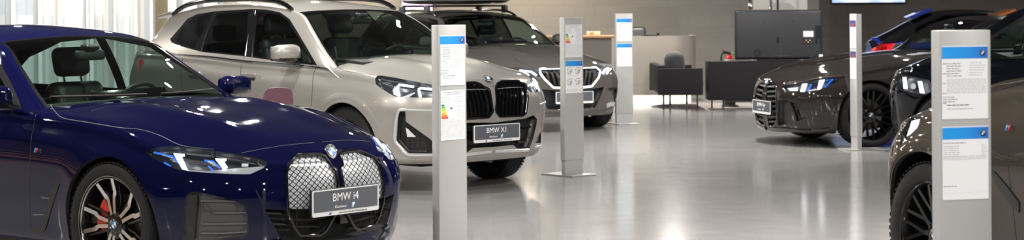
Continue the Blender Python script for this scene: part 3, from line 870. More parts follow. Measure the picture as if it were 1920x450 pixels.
def rear_mirror(c, u, z, both=True):
    bm = NB(); rbox(bm, (0, 0, -.015), (.04, .23, .065), .02); bm.transform(Matrix.Translation((-u, 0, z)) @ Matrix.Rotation(R(-8), 4, 'Y'))
    tube(bm, [(-u + .01, 0, z + .01), (-u + .02, 0, z + .05)], .014, 8)
    rbox(bm, (-u + .005, 0, z + .035), (.08, .10, .035), .012)
    return obj('rear_view_mirror', bm, M_DASH, c.root, 50)
def mirrors(c, u, v, z, m, size=(.13, .25, .155), chrome=False):
    """door mirrors: cap, glass, arm"""
    out = []
    for sg in (1, -1):
        bm = NB(); bmesh.ops.create_uvsphere(bm, u_segments=28, v_segments=18, radius=1)
        for q in bm.verts:
            x, y, zz = q.co; e = lambda a, p: math.copysign(abs(a) ** p, a)
            x, y, zz = e(x, .62), e(y, .62), e(zz, .66)
            if x < 0: x *= .55
            x *= 1 - .25 * max(y, 0) ** 2; zz *= 1 - .16 * (y * .5 + .5); x += .12 * zz * 0
            q.co = (x * size[0] * .62, y * size[1] / 2, zz * size[2] / 2)
        low = [f for f in bm.faces if f.calc_center_median().z < -size[2] * .24]
        for f in low: f.material_index = 1
        bm.transform(Matrix.Translation((-u, v + size[1] * .12, z)))
        if sg < 0: bmesh.ops.scale(bm, vec=(1, -1, 1), verts=bm.verts[:]); bmesh.ops.reverse_faces(bm, faces=bm.faces[:])
        o = obj('door_mirror', bm, [m, M_BLACK], c.root, 60)
        bm = NB(); pl = rnd([(-size[1] * .42, -size[2] * .36), (size[1] * .42, -size[2] * .32), (size[1] * .40, size[2] * .34), (-size[1] * .42, size[2] * .38)], .03)
        prism(bm, pl, 0, .004, Matrix.Translation((-u - size[0] * .345, sg * (v + size[1] * .12), z)) @ Matrix.Rotation(R(-90), 4, 'Y') @ Matrix.Rotation(R(90), 4, 'Z')); obj('mirror_glass', fixn(bm), M_CHROME, o, 30)
        bm = NB(); tube(bm, [(-u + .01, sg * (v + .02), z - size[2] * .42), (-u + .03, sg * (v - size[1] * .42), z - size[2] * .52), (-u + .05, sg * (v - size[1] * .75), z - size[2] * .62)], [.02, .024, .03], 10, flat=.6); obj('mirror_arm', bm, M_BLACK, o, 50)
        out.append(o)
    return out
def arch_cut(c, pos, z, r, lower=True):
    for u in pos:
        P = [p for p in circ(u, z, r, 48)]
        P = [(u + r, -.1)] + [p for p in P if p[1] > z - .02] + [(u - r, -.1)]
        c.cut(c.low, P, 'side', 9, face=False)
    c.drop(c.low, 9)
def arch_liner(c, pos, z, r, v0, v1, m=None):
    """dark wheel houses behind the arches, with a lip that gives the wing its thickness"""
    for u in pos:
        def mk():
            bm = NB(); A = []
            n = 30
            for k in range(n + 1):
                a = math.pi * (-.08 + 1.16 * k / n)
                uu, zz = u + r * math.cos(a), z + r * math.sin(a)
                h = c.surf(uu, 0, max(zz, .2), 'y'); ve = abs(h[0].y) if h else v1
                A.append([bm.verts.new(c.L(u + rr * math.cos(a), vv, z + rr * math.sin(a))) for rr, vv in ((r + .001, ve), (r - .004, ve - .02), (r + .012, ve - .05), (r + .03, v0))])
            for k in range(n):
                for i in range(3): bm.faces.new((A[k][i], A[k][i + 1], A[k + 1][i + 1], A[k + 1][i]))
            B = [a_[3] for a_ in A]; bm.faces.new(B)
            return bm
        c.pair('wheel_house', mk, M_PLAST, smooth=40)
def underbody(c, z=.2):
    L_ = c.P['L']; W_ = c.P['W'] / 2
    bm = NB(); box(bm, (-L_ / 2, 0, z), (L_ - .5, W_ * 1.30, .03)); box(bm, (-.5, 0, .42), (.5, 1.2, .4)); box(bm, (-L_ + .5, 0, .45), (.4, 1.2, .4))
    box(bm, (-L_ * .49, 0, z), (L_ * .36, W_ * 1.84, .03))
    return obj('underbody', bm, M_DARK, c.root, 30)
def open_cabin(c):
    """black scuttle under the foot of the windscreen; the deck goes wherever the glasshouse stands well clear of it"""
    zc, vr, cr, vb, zb = c.g_fn; g = c.P['g']; rf = g.get('rf', .035)
    def top(u, v):
        zcu = float(zc(u)); vr_ = float(vr(u)); vb_ = float(vb(u)); v2 = vr_ - rf; z2 = zcu - float(cr(u)) + .45 * rf
        return zcu - (zcu - z2) * (v / v2) ** 2 if v < v2 else z2 - (v - v2) / max(vb_ - v2, .02) * max(z2 - float(zb(u)), 0)
    edge = []; fit = []
    for v in np.linspace(0, .78, 18):
        us = np.linspace(g['u0'] + .01, g['u0'] + .8, 120)
        h = [top(float(u), float(v)) - float(c.H(np.array([u]), np.array([v]))[0]) for u in us]
        k = next((n for n in range(1, len(h)) if h[n] > .002 and h[n - 1] <= .002), None)
        u = float(us[k]) if k is not None else None
        if v < .5 and u is not None: fit.append((v * v, u))
        e = np.polyfit([q[0] for q in fit], [q[1] for q in fit], 1) if len(fit) > 3 else None
        if u is None or v > .5: u = float(np.polyval(e, v * v)) if e is not None else None
        if u is not None: edge.append((u, float(v)))
    uf = edge[-1][0] + .35
    c.cut(c.low, [(edge[0][0], -.1)] + edge + [(uf, edge[-1][1]), (uf, -.1)], 'top', 40, (0, 8))
    kill = []
    for f in c.low.faces:
        m = f.calc_center_median(); u, v = -m.x, abs(m.y)
        if f.normal.z < .3 or u < g['u0'] + .05 or u > g['u1'] - .12: continue
        if v < float(vb(u)) - .03 and top(u, v) > m.z + .06: kill.append(f)
    bmesh.ops.delete(c.low, geom=kill, context='FACES')
    c.take(c.low, 40, 'scuttle_panel', M_DARK)
def glass_cut(c, uh, side, ur=None, tags=(2, 3, 4, 5), uc=None, mg=.022, roof=None):
    """windscreen and rear screen on the glasshouse; side = [(tag, outline, how)] of the door windows"""
    zc, vr, cr, vb, zb = c.g_fn; g = c.P['g']; rf = g.get('rf', .035)
    def scr(u0, u1, off, bowf, cut_front):
        us = np.linspace(u0, u1, 9); e = lambda u: float(vr(u)) - rf - off
        P = [(u0, -.1)] + [(float(u), e(u)) for u in us]
        ve = e(u1)
        P += [(u1 + bowf * (1 - q * q), ve * q) for q in (.8, .6, .4, .2, 0)] + [(u1 + bowf, -.1)]
        return P
    for (t, P, how, old) in side: c.cut(c.upp, P, how, t, old)
    c.cut(c.upp, scr(g['u0'] + .02, uh + mg, .004, -.03, True), 'top', 6)
    c.cut(c.upp, scr(g['u0'] + .02, uh, .004 + mg, -.03, True), 'top', 2, (6,))
    if ur:
        us = np.linspace(ur[0], ur[1], 8); P = [(ur[0], -.1)] + [(float(u), float(vr(u)) - rf - .03) for u in us] + [(ur[1], -.1)]
        c.cut(c.upp, P, 'top', 5)
def lamp(c, poly, t, mir=False, depth=.035, label=None):
    """headlamp: clear lens over a dark housing; returns the two lens objects"""
    c.cut(c.low, poly, 'cam', t, mir=mir)
    ls = c.take(c.low, t, 'headlamp', G_LAMP, split=True)
    if ls is None: return None
    hs = c.take(c.low, t, 'lamp_housing', M_LAMPIN, inward=depth, wall=-depth + .001, split=True)
    for l, h in zip(ls, hs): h.parent = l
    return ls
def on_lamp(c, ls, name, m, lines=(), polys=(), w=.012, th=.006, off=-.014, mir=False):
    if ls is None: return
    for ln in lines:
        P = c.pts(ln, 0, c.bvh_low, mir)
        if len(P) > 1: c.two(name, lambda: c.ribbon(NB(), P, w, th, off), m, ls, 30)
    for pl in polys:
        P = c.pts(pl, off, c.bvh_low, mir)
        if len(P) > 2: c.two(name, lambda: c.patch(NB(), P, th), m, ls, 30)
def opening(c, poly, t, name, m, depth, mir=False, old=(0,), how='cam', parent=None):
    c.cut(c.low, poly, how, t, old, mir=mir)
    return c.take(c.low, t, name, m, inward=depth, wall=-depth + .001, parent=parent)
def hood_cut(c, seam_px, t=8, mir_last=False, back=.40):
    uv = [(-p[0].x, abs(p[0].y)) for p in c.pts(seam_px, 0, c.bvh_low)]
    poly = [(uv[0][0], -.1)] + uv + [(uv[-1][0] + back, uv[-1][1]), (uv[-1][0] + back, -.1)]
    c.cut(c.low, poly, 'top', t)
def line(c, name, lines, m, w, th=.003, off=0.0, mir=False, closed=False, parent=None, both=True, smooth=True, which=None):
    out = None
    for ln in lines:
        P = c.pts(smooth_line(ln + ([ln[0]] if closed else []), 6) if smooth else ln + ([ln[0]] if closed else []), 0, which or c.bvh_low, mir)
        if len(P) < 2: continue
        out = c.two(name, lambda: c.ribbon(NB(), P, w, th, off), m, parent)
    return out
def side_line(c, name, lines, m, w, th=.002, off=.0, both=True, which=None, parent=None):
    """lines in (u, z) on the flank"""
    for ln in lines:
        P = []
        for u, z in smooth_line(ln, 6):
            h = c.surf(u, 0, z, 'y', which)
            if h: P.append(h)
        if len(P) > 1: c.two(name, lambda: c.ribbon(NB(), P, w, th, off), m, parent)
def kidney_pattern():
    m = mat('kidney_mesh', (.5, .52, .55), .25, .9)
    n = m.node_tree; L = n.links; b = n.nodes['Principled BSDF']
    tc = n.nodes.new('ShaderNodeTexCoord'); sp = n.nodes.new('ShaderNodeSeparateXYZ'); L.new(tc.outputs['Object'], sp.inputs[0])
    def mth(op, a, b_=None, v=None):
        k = n.nodes.new('ShaderNodeMath'); k.operation = op; L.new(a, k.inputs[0])
        if b_ is not None: L.new(b_, k.inputs[1])
        elif v is not None: k.inputs[1].default_value = v
        return k.outputs[0]
    y = mth('MULTIPLY', sp.outputs[1], v=1 / .042); z = mth('MULTIPLY', sp.outputs[2], v=1 / .033)
    res = None
    for op in ('ADD', 'SUBTRACT'):
        f = mth('FRACT', mth(op, y, z)); f = mth('ABSOLUTE', mth('SUBTRACT', f, v=.5)); f = mth('LESS_THAN', f, v=.40)
        res = f if res is None else mth('MULTIPLY', res, f)
    # hairline down the middle of every lozenge
    g = mth('FRACT', mth('MULTIPLY', y, v=2.0)); g = mth('ABSOLUTE', mth('SUBTRACT', g, v=.5)); g = mth('GREATER_THAN', g, v=.045)
    g2 = mth('FRACT', mth('MULTIPLY', y, v=2.0)); g2 = mth('ABSOLUTE', mth('SUBTRACT', g2, v=.0)); g2 = mth('GREATER_THAN', g2, v=.09)
    res = mth('MULTIPLY', res, g2)
    mx = n.nodes.new('ShaderNodeMix'); mx.data_type = 'RGBA'; L.new(res, mx.inputs[0])
    mx.inputs[6].default_value = (.012, .014, .02, 1); mx.inputs[7].default_value = (.62, .64, .68, 1)
    L.new(mx.outputs[2], b.inputs['Base Color']); b.inputs['Metallic'].default_value = .25; b.inputs['Roughness'].default_value = .3
    return m
M_KID = kidney_pattern()
def hex_mat():
    m = mat('honeycomb_black', (.01, .01, .011), .4)
    n = m.node_tree; b = n.nodes['Principled BSDF']; v = n.nodes.new('ShaderNodeTexVoronoi'); v.feature = 'DISTANCE_TO_EDGE'; v.inputs['Scale'].default_value = 34; v.inputs['Randomness'].default_value = 0.15
    tc = n.nodes.new('ShaderNodeTexCoord'); r = n.nodes.new('ShaderNodeMapRange'); r.inputs[1].default_value = .04; r.inputs[2].default_value = .10
    mx = n.nodes.new('ShaderNodeMix'); mx.data_type = 'RGBA'; mx.inputs[6].default_value = (.022, .022, .023, 1); mx.inputs[7].default_value = (.006, .006, .007, 1)
    n.links.new(tc.outputs['Object'], v.inputs['Vector']); n.links.new(v.outputs['Distance'], r.inputs[0]); n.links.new(r.outputs[0], mx.inputs[0]); n.links.new(mx.outputs[2], b.inputs['Base Color'])
    return m
M_HEX = hex_mat()

# ================================================================== blue saloon in front
def build_i4():
    c = Car('car', 'dark blue saloon with its bonnet and patterned grille towards us, nearest on the left', *NOSE['i4'], P_I4, 'showroom cars')
    pos = (.895, 3.735); zc_, ra = .35, .382
    arch_cut(c, pos, zc_, ra)
    hs = [(452, 287), (490, 279.5), (530, 273), (580, 268), (630, 265.5)]
    side_hood = [(452, 287), (400, 280), (342, 273), (300, 254), (264, 243), (223, 239), (162, 229), (118, 221), (101, 206), (95, 196)]
    centre_hood = [(632, 265.5), (580, 268), (530, 273), (490, 279.5), (452, 287)]
    K = [(537, 325), (541, 310), (551, 297), (560, 291), (598, 288.5), (609, 293), (622, 310), (630, 319), (634, 345), (632, 396), (611, 433), (600, 441), (563, 441.5), (553, 429), (541, 402), (538, 362)]
    LO = [(496, 392), (536.5, 394), (541, 402), (553, 429), (563, 441.5), (600, 441), (612, 433), (634, 400), (660, 440), (640, 452), (556, 455), (528, 450), (512, 420)]
    V = rnd([(342, 452), (344.4, 394), (349, 367), (357, 359.6), (371, 359.6), (393, 364), (437, 375.5), (457, 384), (464, 401), (466.7, 435), (457, 443), (400, 452), (393, 468), (341, 474)], 4, 3)
    c.cut(c.low, K, 'cam', 20)
    c.cut(c.low, [(500, 392), (660, 392), (660, 480), (500, 480)], 'cam', 21, (20,))
    c.cut(c.low, LO, 'cam', 22)
    c.cut(c.low, V, 'cam', 23)
    HL = [(271, 285), (288, 277), (305.5, 274), (337.5, 273.3), (350, 276), (394, 281), (444, 288.5), (483, 295.5), (501, 302.7), (499, 311.5), (485, 322), (469, 327), (430, 326), (384, 323.6), (355, 321), (330, 317), (305.5, 306), (284, 294.7)]
    ls = lamp(c, HL, 10, depth=.045)
    on_lamp(c, ls, 'daytime_light', M_LED, polys=[[(325, 286.5), (346.4, 287.4), (345.8, 290.6), (340, 291.3), (351, 317), (341, 316)], [(404, 295.5), (424.6, 296.4), (424, 299), (419.5, 299.8), (427, 315), (418, 317)]], off=-.010)
    on_lamp(c, ls, 'lamp_accent', M_LBLUE, lines=[[(286, 284.3), (304, 287), (321.5, 289.3), (332, 305.3)], [(383.8, 295.8), (400.6, 298.2), (411, 313.3)], [(306, 302), (318, 309)], [(390, 310), (400, 318)]], w=.0085, off=-.014)
    on_lamp(c, ls, 'lamp_reflector', M_LAMPCH, polys=[[(343, 315), (360, 316.5), (388, 317.5), (445, 316), (497, 309), (498, 313), (470, 324), (430, 324.5), (385, 321.5), (357, 319)], [(454, 301.5), (466.5, 302), (466.5, 309.8), (454, 309.4)]], off=-.022)
    on_lamp(c, ls, 'projector_lens', G_LAMP, polys=[[(376.6 + 8 * math.cos(a), 307 + 7.5 * math.sin(a)) for a in np.linspace(0, 6.28, 15)[:-1]]], th=.012, off=-.030)
    on_lamp(c, ls, 'lamp_ribs', M_WHITE, lines=[[(301, 289), (316, 291.5)], [(313, 293), (322, 294.5)], [(317, 297.5), (325, 299)], [(321, 302), (330, 304)], [(390, 298.5), (399, 300.5)], [(394, 302), (403, 304)], [(398, 306.5), (407, 308.5)]], w=.004, off=-.016)
    hood_cut(c, centre_hood + side_hood[1:])
    # doors
    dz = [(1.60, .30), (1.60, .93), (2.85, .955), (2.85, .30)]
    c.cut(c.low, dz, 'side', 7); c.cut(c.low, [(2.86, .30), (2.86, .95), (3.72, .95), (3.40, .62), (3.22, .42), (3.18, .30)], 'side', 4)
    c.cut(c.low, [(1.22, .10), (1.22, .205), (3.34, .205), (3.34, .10)], 'side', 3)
    open_cabin(c)
    c.take(c.low, 8, 'bonnet', M_BLUE); c.take(c.low, 7, 'front_door', M_BLUE, split=True); c.take(c.low, 4, 'rear_door', M_BLUE, split=True)
    c.take(c.low, 3, 'sill_trim', M_PLAST, split=True); c.take(c.low, 0, 'body', M_BLUE)
    kg = c.take(c.low, 20, 'kidney_grille', M_KID, inward=.010, split=True)
    c.take(c.low, (21, 22), 'lower_grille', M_DARK, inward=.07, wall=-.069)
    vt = c.take(c.low, 23, 'side_air_vent', M_SATIN, inward=.035, wall=-.034, split=True)
    line(c, 'kidney_frame', [K[:9]], M_BLACK, .017, .007, .003, smooth=False, parent=kg)
    line(c, 'kidney_lower_frame', [K[8:]+[K[0]]], M_BLACK, .017, .008, .004, smooth=False, parent=kg)
    line(c, 'grille_bar', [[(544, 414), (580, 413.5), (618, 409)], [(497, 410), (540, 412)], [(505, 434), (548, 433)], [(562, 392), (562, 438)], [(551, 427), (606, 427)]], M_PLAST, .008, .005, -.03, smooth=False)
    line(c, 'grille_bar', [[(500, 400), (538, 401)], [(512, 422), (548, 423)]], M_BLACK, .02, .004, -.045, smooth=False)
    line(c, 'vent_slat', [[(374, 378), (410, 377.5), (446, 378)], [(376, 422), (420, 421.5), (464, 420.5)], [(375, 440), (420, 440), (464, 437)], [(400, 401), (430, 400.5), (463, 400)]], mat('vent_slat_gloss', (.16, .16, .17), .15, .2, .6), .009, .009, -.022, parent=vt, smooth=False)
    line(c, 'vent_edge', [[(377, 380), (379, 397), (399, 401)], [(384, 384), (399, 400), (448, 399.5), (444, 380)], [(374, 362), (372.5, 400), (366, 452)]], M_SATIN, .006, .004, -.028, parent=vt, smooth=False)
    bm = NB(); P = c.pts([(357, 364), (370, 364), (370.5, 380), (363, 452), (350, 452), (352, 400)], -.030, c.bvh_low); c.two('vent_blade', lambda: c.patch(NB(), P, .02), M_BLACK, vt)
    bm = NB(); h = c.at(650, 402, None, True); p = h[0]; box(bm, (p.x - .035, -p.y, p.z - .01), (.05, .075, .085), bev=.008); obj('radar_sensor', bm, M_BLACK, c.root, 40)
    # seams, crease, fender vent
    c.seam([centre_hood, side_hood[1:], [(67, 214), (62, 245), (59, 258), (56.8, 300), (56.3, 370), (57, 428)], [(480, 357), (497, 392)]], .0055)
    side_line(c, 'shut_line', [[(2.855, .3), (2.855, .93)], [(3.74, .93), (3.46, .64), (3.26, .46), (3.19, .30)]], M_SEAM, .0055)
    c.cut(c.low, [(0, 0), (0, 0.001), (0.001, 0)], 'side', 0)
    bm = NB(); P = c.pts([(101, 344.5), (112, 344.5), (98, 388), (86, 430), (80, 436), (60, 436), (66, 427), (76, 426), (88, 388)], 0, c.bvh_low); c.two('wing_vent_trim', lambda: c.patch(NB(), P, .004), M_PLAST)
    line(c, 'wing_vent_blade', [[(77, 371), (96, 372)], [(63, 403), (88, 403)]], M_SATIN, .010, .004, .001, smooth=False)
    line(c, 'window_trim', [[(0, 203.5), (30, 206), (64, 211)]], M_BLACK, .022, .003, .0)
    P = c.pts([(714, 428), (722, 420), (735, 424), (747, 431), (744, 438), (728, 437)], .004, c.bvh_low, True)
    if len(P) > 3: c.two('bumper_corner_fin', lambda: c.patch(NB(), P, .018), M_BLACK)
    # emblem
    badge_at(c, 616, 286.5, .041)
    h = c.at(70, 282, c.bvh_low); bm = NB(); m_stripes(bm, frame_at(h[0], h[1]), .026); obj('wing_badge', bm, [M_MBLUE, M_MVIOL, M_MRED, M_CHROME], c.root, 30)
    # glasshouse
    sw = [(1, [(1.77, .962), (2.37, 1.325), (2.75, 1.375), (3.3, 1.365), (3.75, 1.25), (4.10, 1.06), (4.05, 1.0), (3.6, .985)], 'side', (0,)),
          (2, [(1.86, .985), (2.38, 1.29), (2.80, 1.345), (2.84, 1.0)], 'side', (1,)), (3, [(2.93, 1.0), (2.90, 1.345), (3.28, 1.32), (3.68, 1.21), (3.95, 1.07), (3.9, 1.02)], 'side', (1,))]
    c.cut(c.upp, sw[0][1], 'side', 1); c.cut(c.upp, sw[1][1], 'side', 12, (1,)); c.cut(c.upp, sw[2][1], 'side', 13, (1,))
    glass_cut(c, 2.335, [], (3.5, 4.25))
    ws = c.take(c.upp, 2, 'windscreen', G_WIND); c.take(c.upp, 6, 'windscreen_surround', M_BLACK); c.take(c.upp, 5, 'rear_screen', G_SIDE)
    c.take(c.upp, 1, 'window_frame', M_FRAME, split=True); c.take(c.upp, 12, 'front_side_window', G_SIDE, split=True); c.take(c.upp, 13, 'rear_side_window', G_SIDE, split=True)
    c.take(c.upp, 0, 'roof', M_BLUE)
    interior(c, 1.50, .965, 3.85, 2.45, .34, 3.35)
    rear_mirror(c, 2.20, 1.27)
    mirrors(c, 1.90, .93, 1.035, M_BLUE, (.14, .24, .14))
    wheels(c, pos, zc_, .27, .245, .918, 'machined')
    arch_liner(c, pos, zc_, ra, .55, .90); underbody(c)
    plate(c, 634, 372, 'BMW i4', out=.035)
    # wiper arms and the cowl panel under the glass
    for y0_, y1_ in ((.58, .04), (-.08, -.66)):
        bm = NB(); P = []
        for t in np.linspace(0, 1, 12):
            y = y0_ + (y1_ - y0_) * t; u = 1.535 + .235 * (y / .75) ** 2 + .02
            h = c.bvh_upp.ray_cast(Vector((-u, c.vis * abs(y), 3)), Vector((0, 0, -1))); P.append(Vector((-u, y, h[0].z + .012)))
        tube(bm, P, .011, 8, flat=.6); obj('wiper', bm, M_DARK, c.root, 40)
    return c

# ================================================================== silver car behind it
def build_x1():
    c = Car('car', 'silver high-roofed car with black roof rail and slatted grille, behind the dark blue saloon', *NOSE['x1'], P_X1, 'showroom cars')
    pos = (.86, 3.55); zc_, ra = .353, .395
    arch_cut(c, pos, zc_, ra)
    K = rnd([(929.5, 168), (931.7, 157), (940.6, 152), (971.7, 151), (986, 158), (989.5, 184), (986, 212), (980, 217), (937, 219), (929.5, 209)], 2.5, 3)
    c.cut(c.low, K, 'cam', 20, mir=True)
    LG = [(921, 231), (985, 222), (1000, 216), (1007, 223), (1006, 232), (999, 262), (992, 279), (972, 280), (962, 272), (920, 276), (905, 277), (905, 232)]
    c.cut(c.low, LG, 'cam', 22, mir=True)
    V = rnd([(747, 209), (760, 208.5), (761, 228), (800, 256), (825, 276), (822, 288), (766, 287), (744, 264)], 2, 2)
    c.cut(c.low, V, 'cam', 23)
    HL = [(703.3, 148), (707, 142), (713, 141.6), (743.4, 146), (773.6, 152.2), (808.8, 158.8), (842, 166), (848, 172), (842, 181), (808.8, 183.4), (761, 182.5), (739.8, 180.7), (731, 176), (716.7, 167.3), (705, 158.5)]
    ls = lamp(c, HL, 10, depth=.05)
    on_lamp(c, ls, 'daytime_light', M_LED, lines=[[(747.5, 179), (745.5, 170), (744.8, 161), (748, 156.7), (760, 158), (776, 160.5)], [(789, 181), (786.5, 172), (785.5, 165.5), (789, 162.7), (800, 164), (812, 165)]], w=.019, off=-.012)
    on_lamp(c, ls, 'lamp_reflector', M_LAMPCH, polys=[[(734, 166), (738, 160), (741, 164), (743, 178), (736, 175)], [(752, 180), (775, 171), (779, 172), (765, 181)]], off=-.03)
    seam_h = [(905, 141), (870, 143), (838, 150), (808, 154), (773.6, 150), (743, 145), (710, 141.5), (702.7, 141.5), (675, 137), (648, 132.6), (631, 123), (627, 112)]
    hood_cut(c, [(x, y) for x, y in seam_h[5:]], back=.3) if False else None
    hp = [(.12, -.1), (.12, .50), (.22, .62), (.45, .74), (.62, .77), (1.15, .775), (1.24, .74), (1.50, .74), (1.5, -.1)]
    uv = [(-p[0].x, abs(p[0].y)) for p in c.pts([(743, 144), (710, 141), (702.7, 141.5), (675, 137), (648, 132.6), (631, 123), (627, 112)], 0, c.bvh_low)]
    c.cut(c.low, [(.10, -.1), (.10, .42), (.16, .56)] + uv + [(uv[-1][0] + .3, uv[-1][1]), (uv[-1][0] + .3, -.1)], 'top', 8)
    c.cut(c.low, [(1.42, .30), (1.42, 1.045), (2.42, 1.075), (2.42, .30)], 'side', 7)
    c.cut(c.low, [(2.43, .30), (2.43, 1.075), (3.30, 1.10), (3.22, .80), (3.08, .56), (3.05, .30)], 'side', 4)
    c.cut(c.low, [(1.24, .15), (1.24, .30), (3.18, .30), (3.18, .15)], 'side', 3)
    open_cabin(c)
    c.take(c.low, 8, 'bonnet', M_SILVER); c.take(c.low, 7, 'front_door', M_SILVER, split=True); c.take(c.low, 4, 'rear_door', M_SILVER, split=True)
    c.take(c.low, 3, 'sill_trim', M_PLAST, split=True); c.take(c.low, 0, 'body', M_SILVER)
    kg = c.take(c.low, 20, 'kidney_grille', M_BLACK, inward=.05, wall=-.049, split=True)
    c.take(c.low, 22, 'lower_grille', M_HEX, inward=.06, wall=-.059)
    vt = c.take(c.low, 23, 'side_air_vent', M_HEX, inward=.05, wall=-.049, split=True)
    line(c, 'kidney_frame', [K], M_BLACK, .020, .012, .003, mir=True, closed=True, parent=kg, smooth=False)
    for k in range(7):
        t = (k + .5) / 7; xt, xb = 933 + 50 * t, 934 + 49 * t
        line(c, 'kidney_slat', [[(xt, 156 - 3 * math.sin(3.14 * t)), (xt + 2.0, 185), (xb, 215)]], M_BLACK, .017, .016, -.018, mir=True, parent=kg)
    line(c, 'grille_chrome_bar', [[(931, 165.5), (950, 163), (970, 162), (986, 163)]], M_CHROME, .006, .004, -.008, mir=True, parent=kg, smooth=False)
    bm = NB(); P = c.pts([(921, 165), (931, 163), (931, 212), (921, 214)], -.03, c.bvh_low, True)
    fr = line(c, 'vent_frame', [[(761, 206), (753, 206), (747, 209), (743, 225), (741, 244), (741, 264), (752, 278), (765, 290), (795, 291), (826, 290)]], mat('satin_silver_trim', (.75, .76, .77), .3, .6), .022, .010, .004, parent=vt)
    line(c, 'vent_frame_top', [[(761, 206), (785, 206.5), (815, 207)]], MATS['satin_silver_trim'], .016, .008, .003, parent=vt, smooth=False)
    bm = NB(); P = c.pts([(760, 240), (764, 242), (780, 257), (763, 257)], -.02, c.bvh_low); c.two('vent_reflector', lambda: c.patch(NB(), P, .012), M_LAMPCH, vt)
    line(c, 'grille_bar', [[(905, 253), (940, 252), (968, 249)], [(905, 262), (945, 261), (965, 258)], [(985, 240), (1000, 238)], [(975, 268), (992, 266)]], M_BLACK, .02, .02, -.03, mir=True, smooth=False)
    line(c, 'lower_trim', [[(928, 284), (940, 283.5), (960, 283), (978, 282), (991, 281.5)]], MATS['satin_silver_trim'], .03, .010, .004, mir=True)
    c.seam([[(743, 144.5), (710, 141), (702.7, 141.5), (675, 137), (648, 132.6), (631, 123), (627, 112)], [(457.8, 106.7), (452.5, 121), (450.7, 160), (451, 190)], [(593, 124.5), (587.6, 142), (585.5, 170), (583.6, 199)]], .0065)
    side_line(c, 'shut_line', [[(3.32, 1.08), (3.24, .80), (3.09, .56), (3.055, .30)]], M_SEAM, .006)
    side_line(c, 'arch_moulding', [[(.86 + .455 * math.cos(a), .353 + .455 * math.sin(a)) for a in np.linspace(-.15, math.pi + .15, 20)], [(3.55 + .455 * math.cos(a), .353 + .455 * math.sin(a)) for a in np.linspace(-.15, math.pi + .15, 20)]], M_SILVER, .05, .003, .001)
    # flush handles
    for u in (2.24, 3.08):
        def mk():
            bm = NB(); h = c.surf(u, 0, .94, 'y'); rbox(bm, (h[0].x, h[0].y + c.vis * .008, .945), (.21, .030, .042), .012)
            return bm
        c.pair('door_handle', mk, M_SILVER, smooth=50)
        def mk2():
            bm = NB(); h = c.surf(u, 0, .92, 'y'); rbox(bm, (h[0].x, h[0].y + c.vis * .001, .915), (.17, .008, .045), .003)
            return bm
        c.pair('handle_recess', mk2, M_PLAST, smooth=50)
    badge_at(c, 915, 147, .041)
    SF = [(319, 73), (333, 57), (351, 35.5), (369, 26.7), (401, 21.3), (472, 16.7), (500.5, 17.8), (525, 23), (543, 35.6), (564.5, 71), (594.7, 122.7), (529, 115.6), (457.8, 105.6), (379.6, 97.8), (361.8, 93), (333, 85), (321, 79)]
    c.cut(c.upp, SF, 'cam', 1)
    c.cut(c.upp, [(330, 74.7), (338.7, 58.7), (353, 39), (372.5, 31), (395.6, 27.4), (390, 42.7), (364, 90.7), (337, 82)], 'cam', 14, (1,))
    c.cut(c.upp, [(406, 26.7), (465, 22), (460.7, 103), (418.7, 98.9), (379.6, 95.3), (386.7, 67.6)], 'cam', 13, (1,))
    c.cut(c.upp, [(482, 23), (507.6, 23.8), (525, 28.4), (539.6, 39), (561, 74.7), (584, 117), (529, 112), (475.6, 105.6)], 'cam', 12, (1,))
    glass_cut(c, 1.885, [], (4.03, 4.38))
    c.take(c.upp, 2, 'windscreen', G_WIND); c.take(c.upp, 6, 'windscreen_surround', M_BLACK); c.take(c.upp, 5, 'rear_screen', G_PRIV)
    c.take(c.upp, 1, 'window_frame', M_FRAME, split=True)
    c.take(c.upp, 12, 'front_side_window', G_SIDE, split=True); c.take(c.upp, 13, 'rear_side_window', G_PRIV, split=True); c.take(c.upp, 14, 'quarter_window', G_PRIV, split=True)
    c.take(c.upp, 0, 'roof', M_SILVER)
    line(c, 'window_trim', [[(404, 23), (386, 65), (377, 97)], [(476, 19), (464, 75), (460, 105)], [(479, 19.5), (474, 80), (472.5, 107)]], M_CHROME, .008, .004, .002, which=c.bvh_upp, smooth=False)
    # roof rails
    def rail():
        P = []
        for t in np.linspace(0, 1, 26):
            u = 1.98 + 1.95 * t; zc, vr, cr, vb, zb = c.g_fn
            z = float(zc(u) - cr(u)) + .02; v = float(vr(u)) - .015
            P.append(c.L(u, v, z + .045 * min(1, 8 * t, 8 * (1 - t)) ** .6))
        bm = NB(); tube(bm, P, .018, 8, flat=1.3); return bm
    c.pair('roof_rail', rail, M_BLACK, smooth=50)
    # roof spoiler
    bm = NB(); rbox(bm, (-4.07, 0, 1.485), (.26, 1.14, .03), .012, rot=Matrix.Rotation(R(-10), 4, 'Y')); obj('roof_spoiler', bm, M_SILVER, c.root, 50)
    def tail():
        bm = NB(); h = [(4.22, .72, 1.03), (3.98, .868, 1.06), (4.0, .872, .93), (4.24, .74, .90)]; c.patch(bm, [(c.L(*q), c.L(.3, 1, 0)) for q in h], .03); return bm
    c.pair('tail_lamp', tail, M_REDL)
    interior(c, 1.05, 1.085, 3.7, 2.1, .54, 2.95, half=.68, door_top=1.03)
    rear_mirror(c, 1.75, 1.44)
    mirrors(c, 1.58, .96, 1.15, M_SILVER, (.17, .27, .17))
    wheels(c, pos, zc_, .24, .225, .91, 'silver', caliper=False)
    arch_liner(c, pos, zc_, ra, .55, .89); underbody(c, .25)
    plate(c, 928, 247, 'BMW X1', out=.03)
    return c

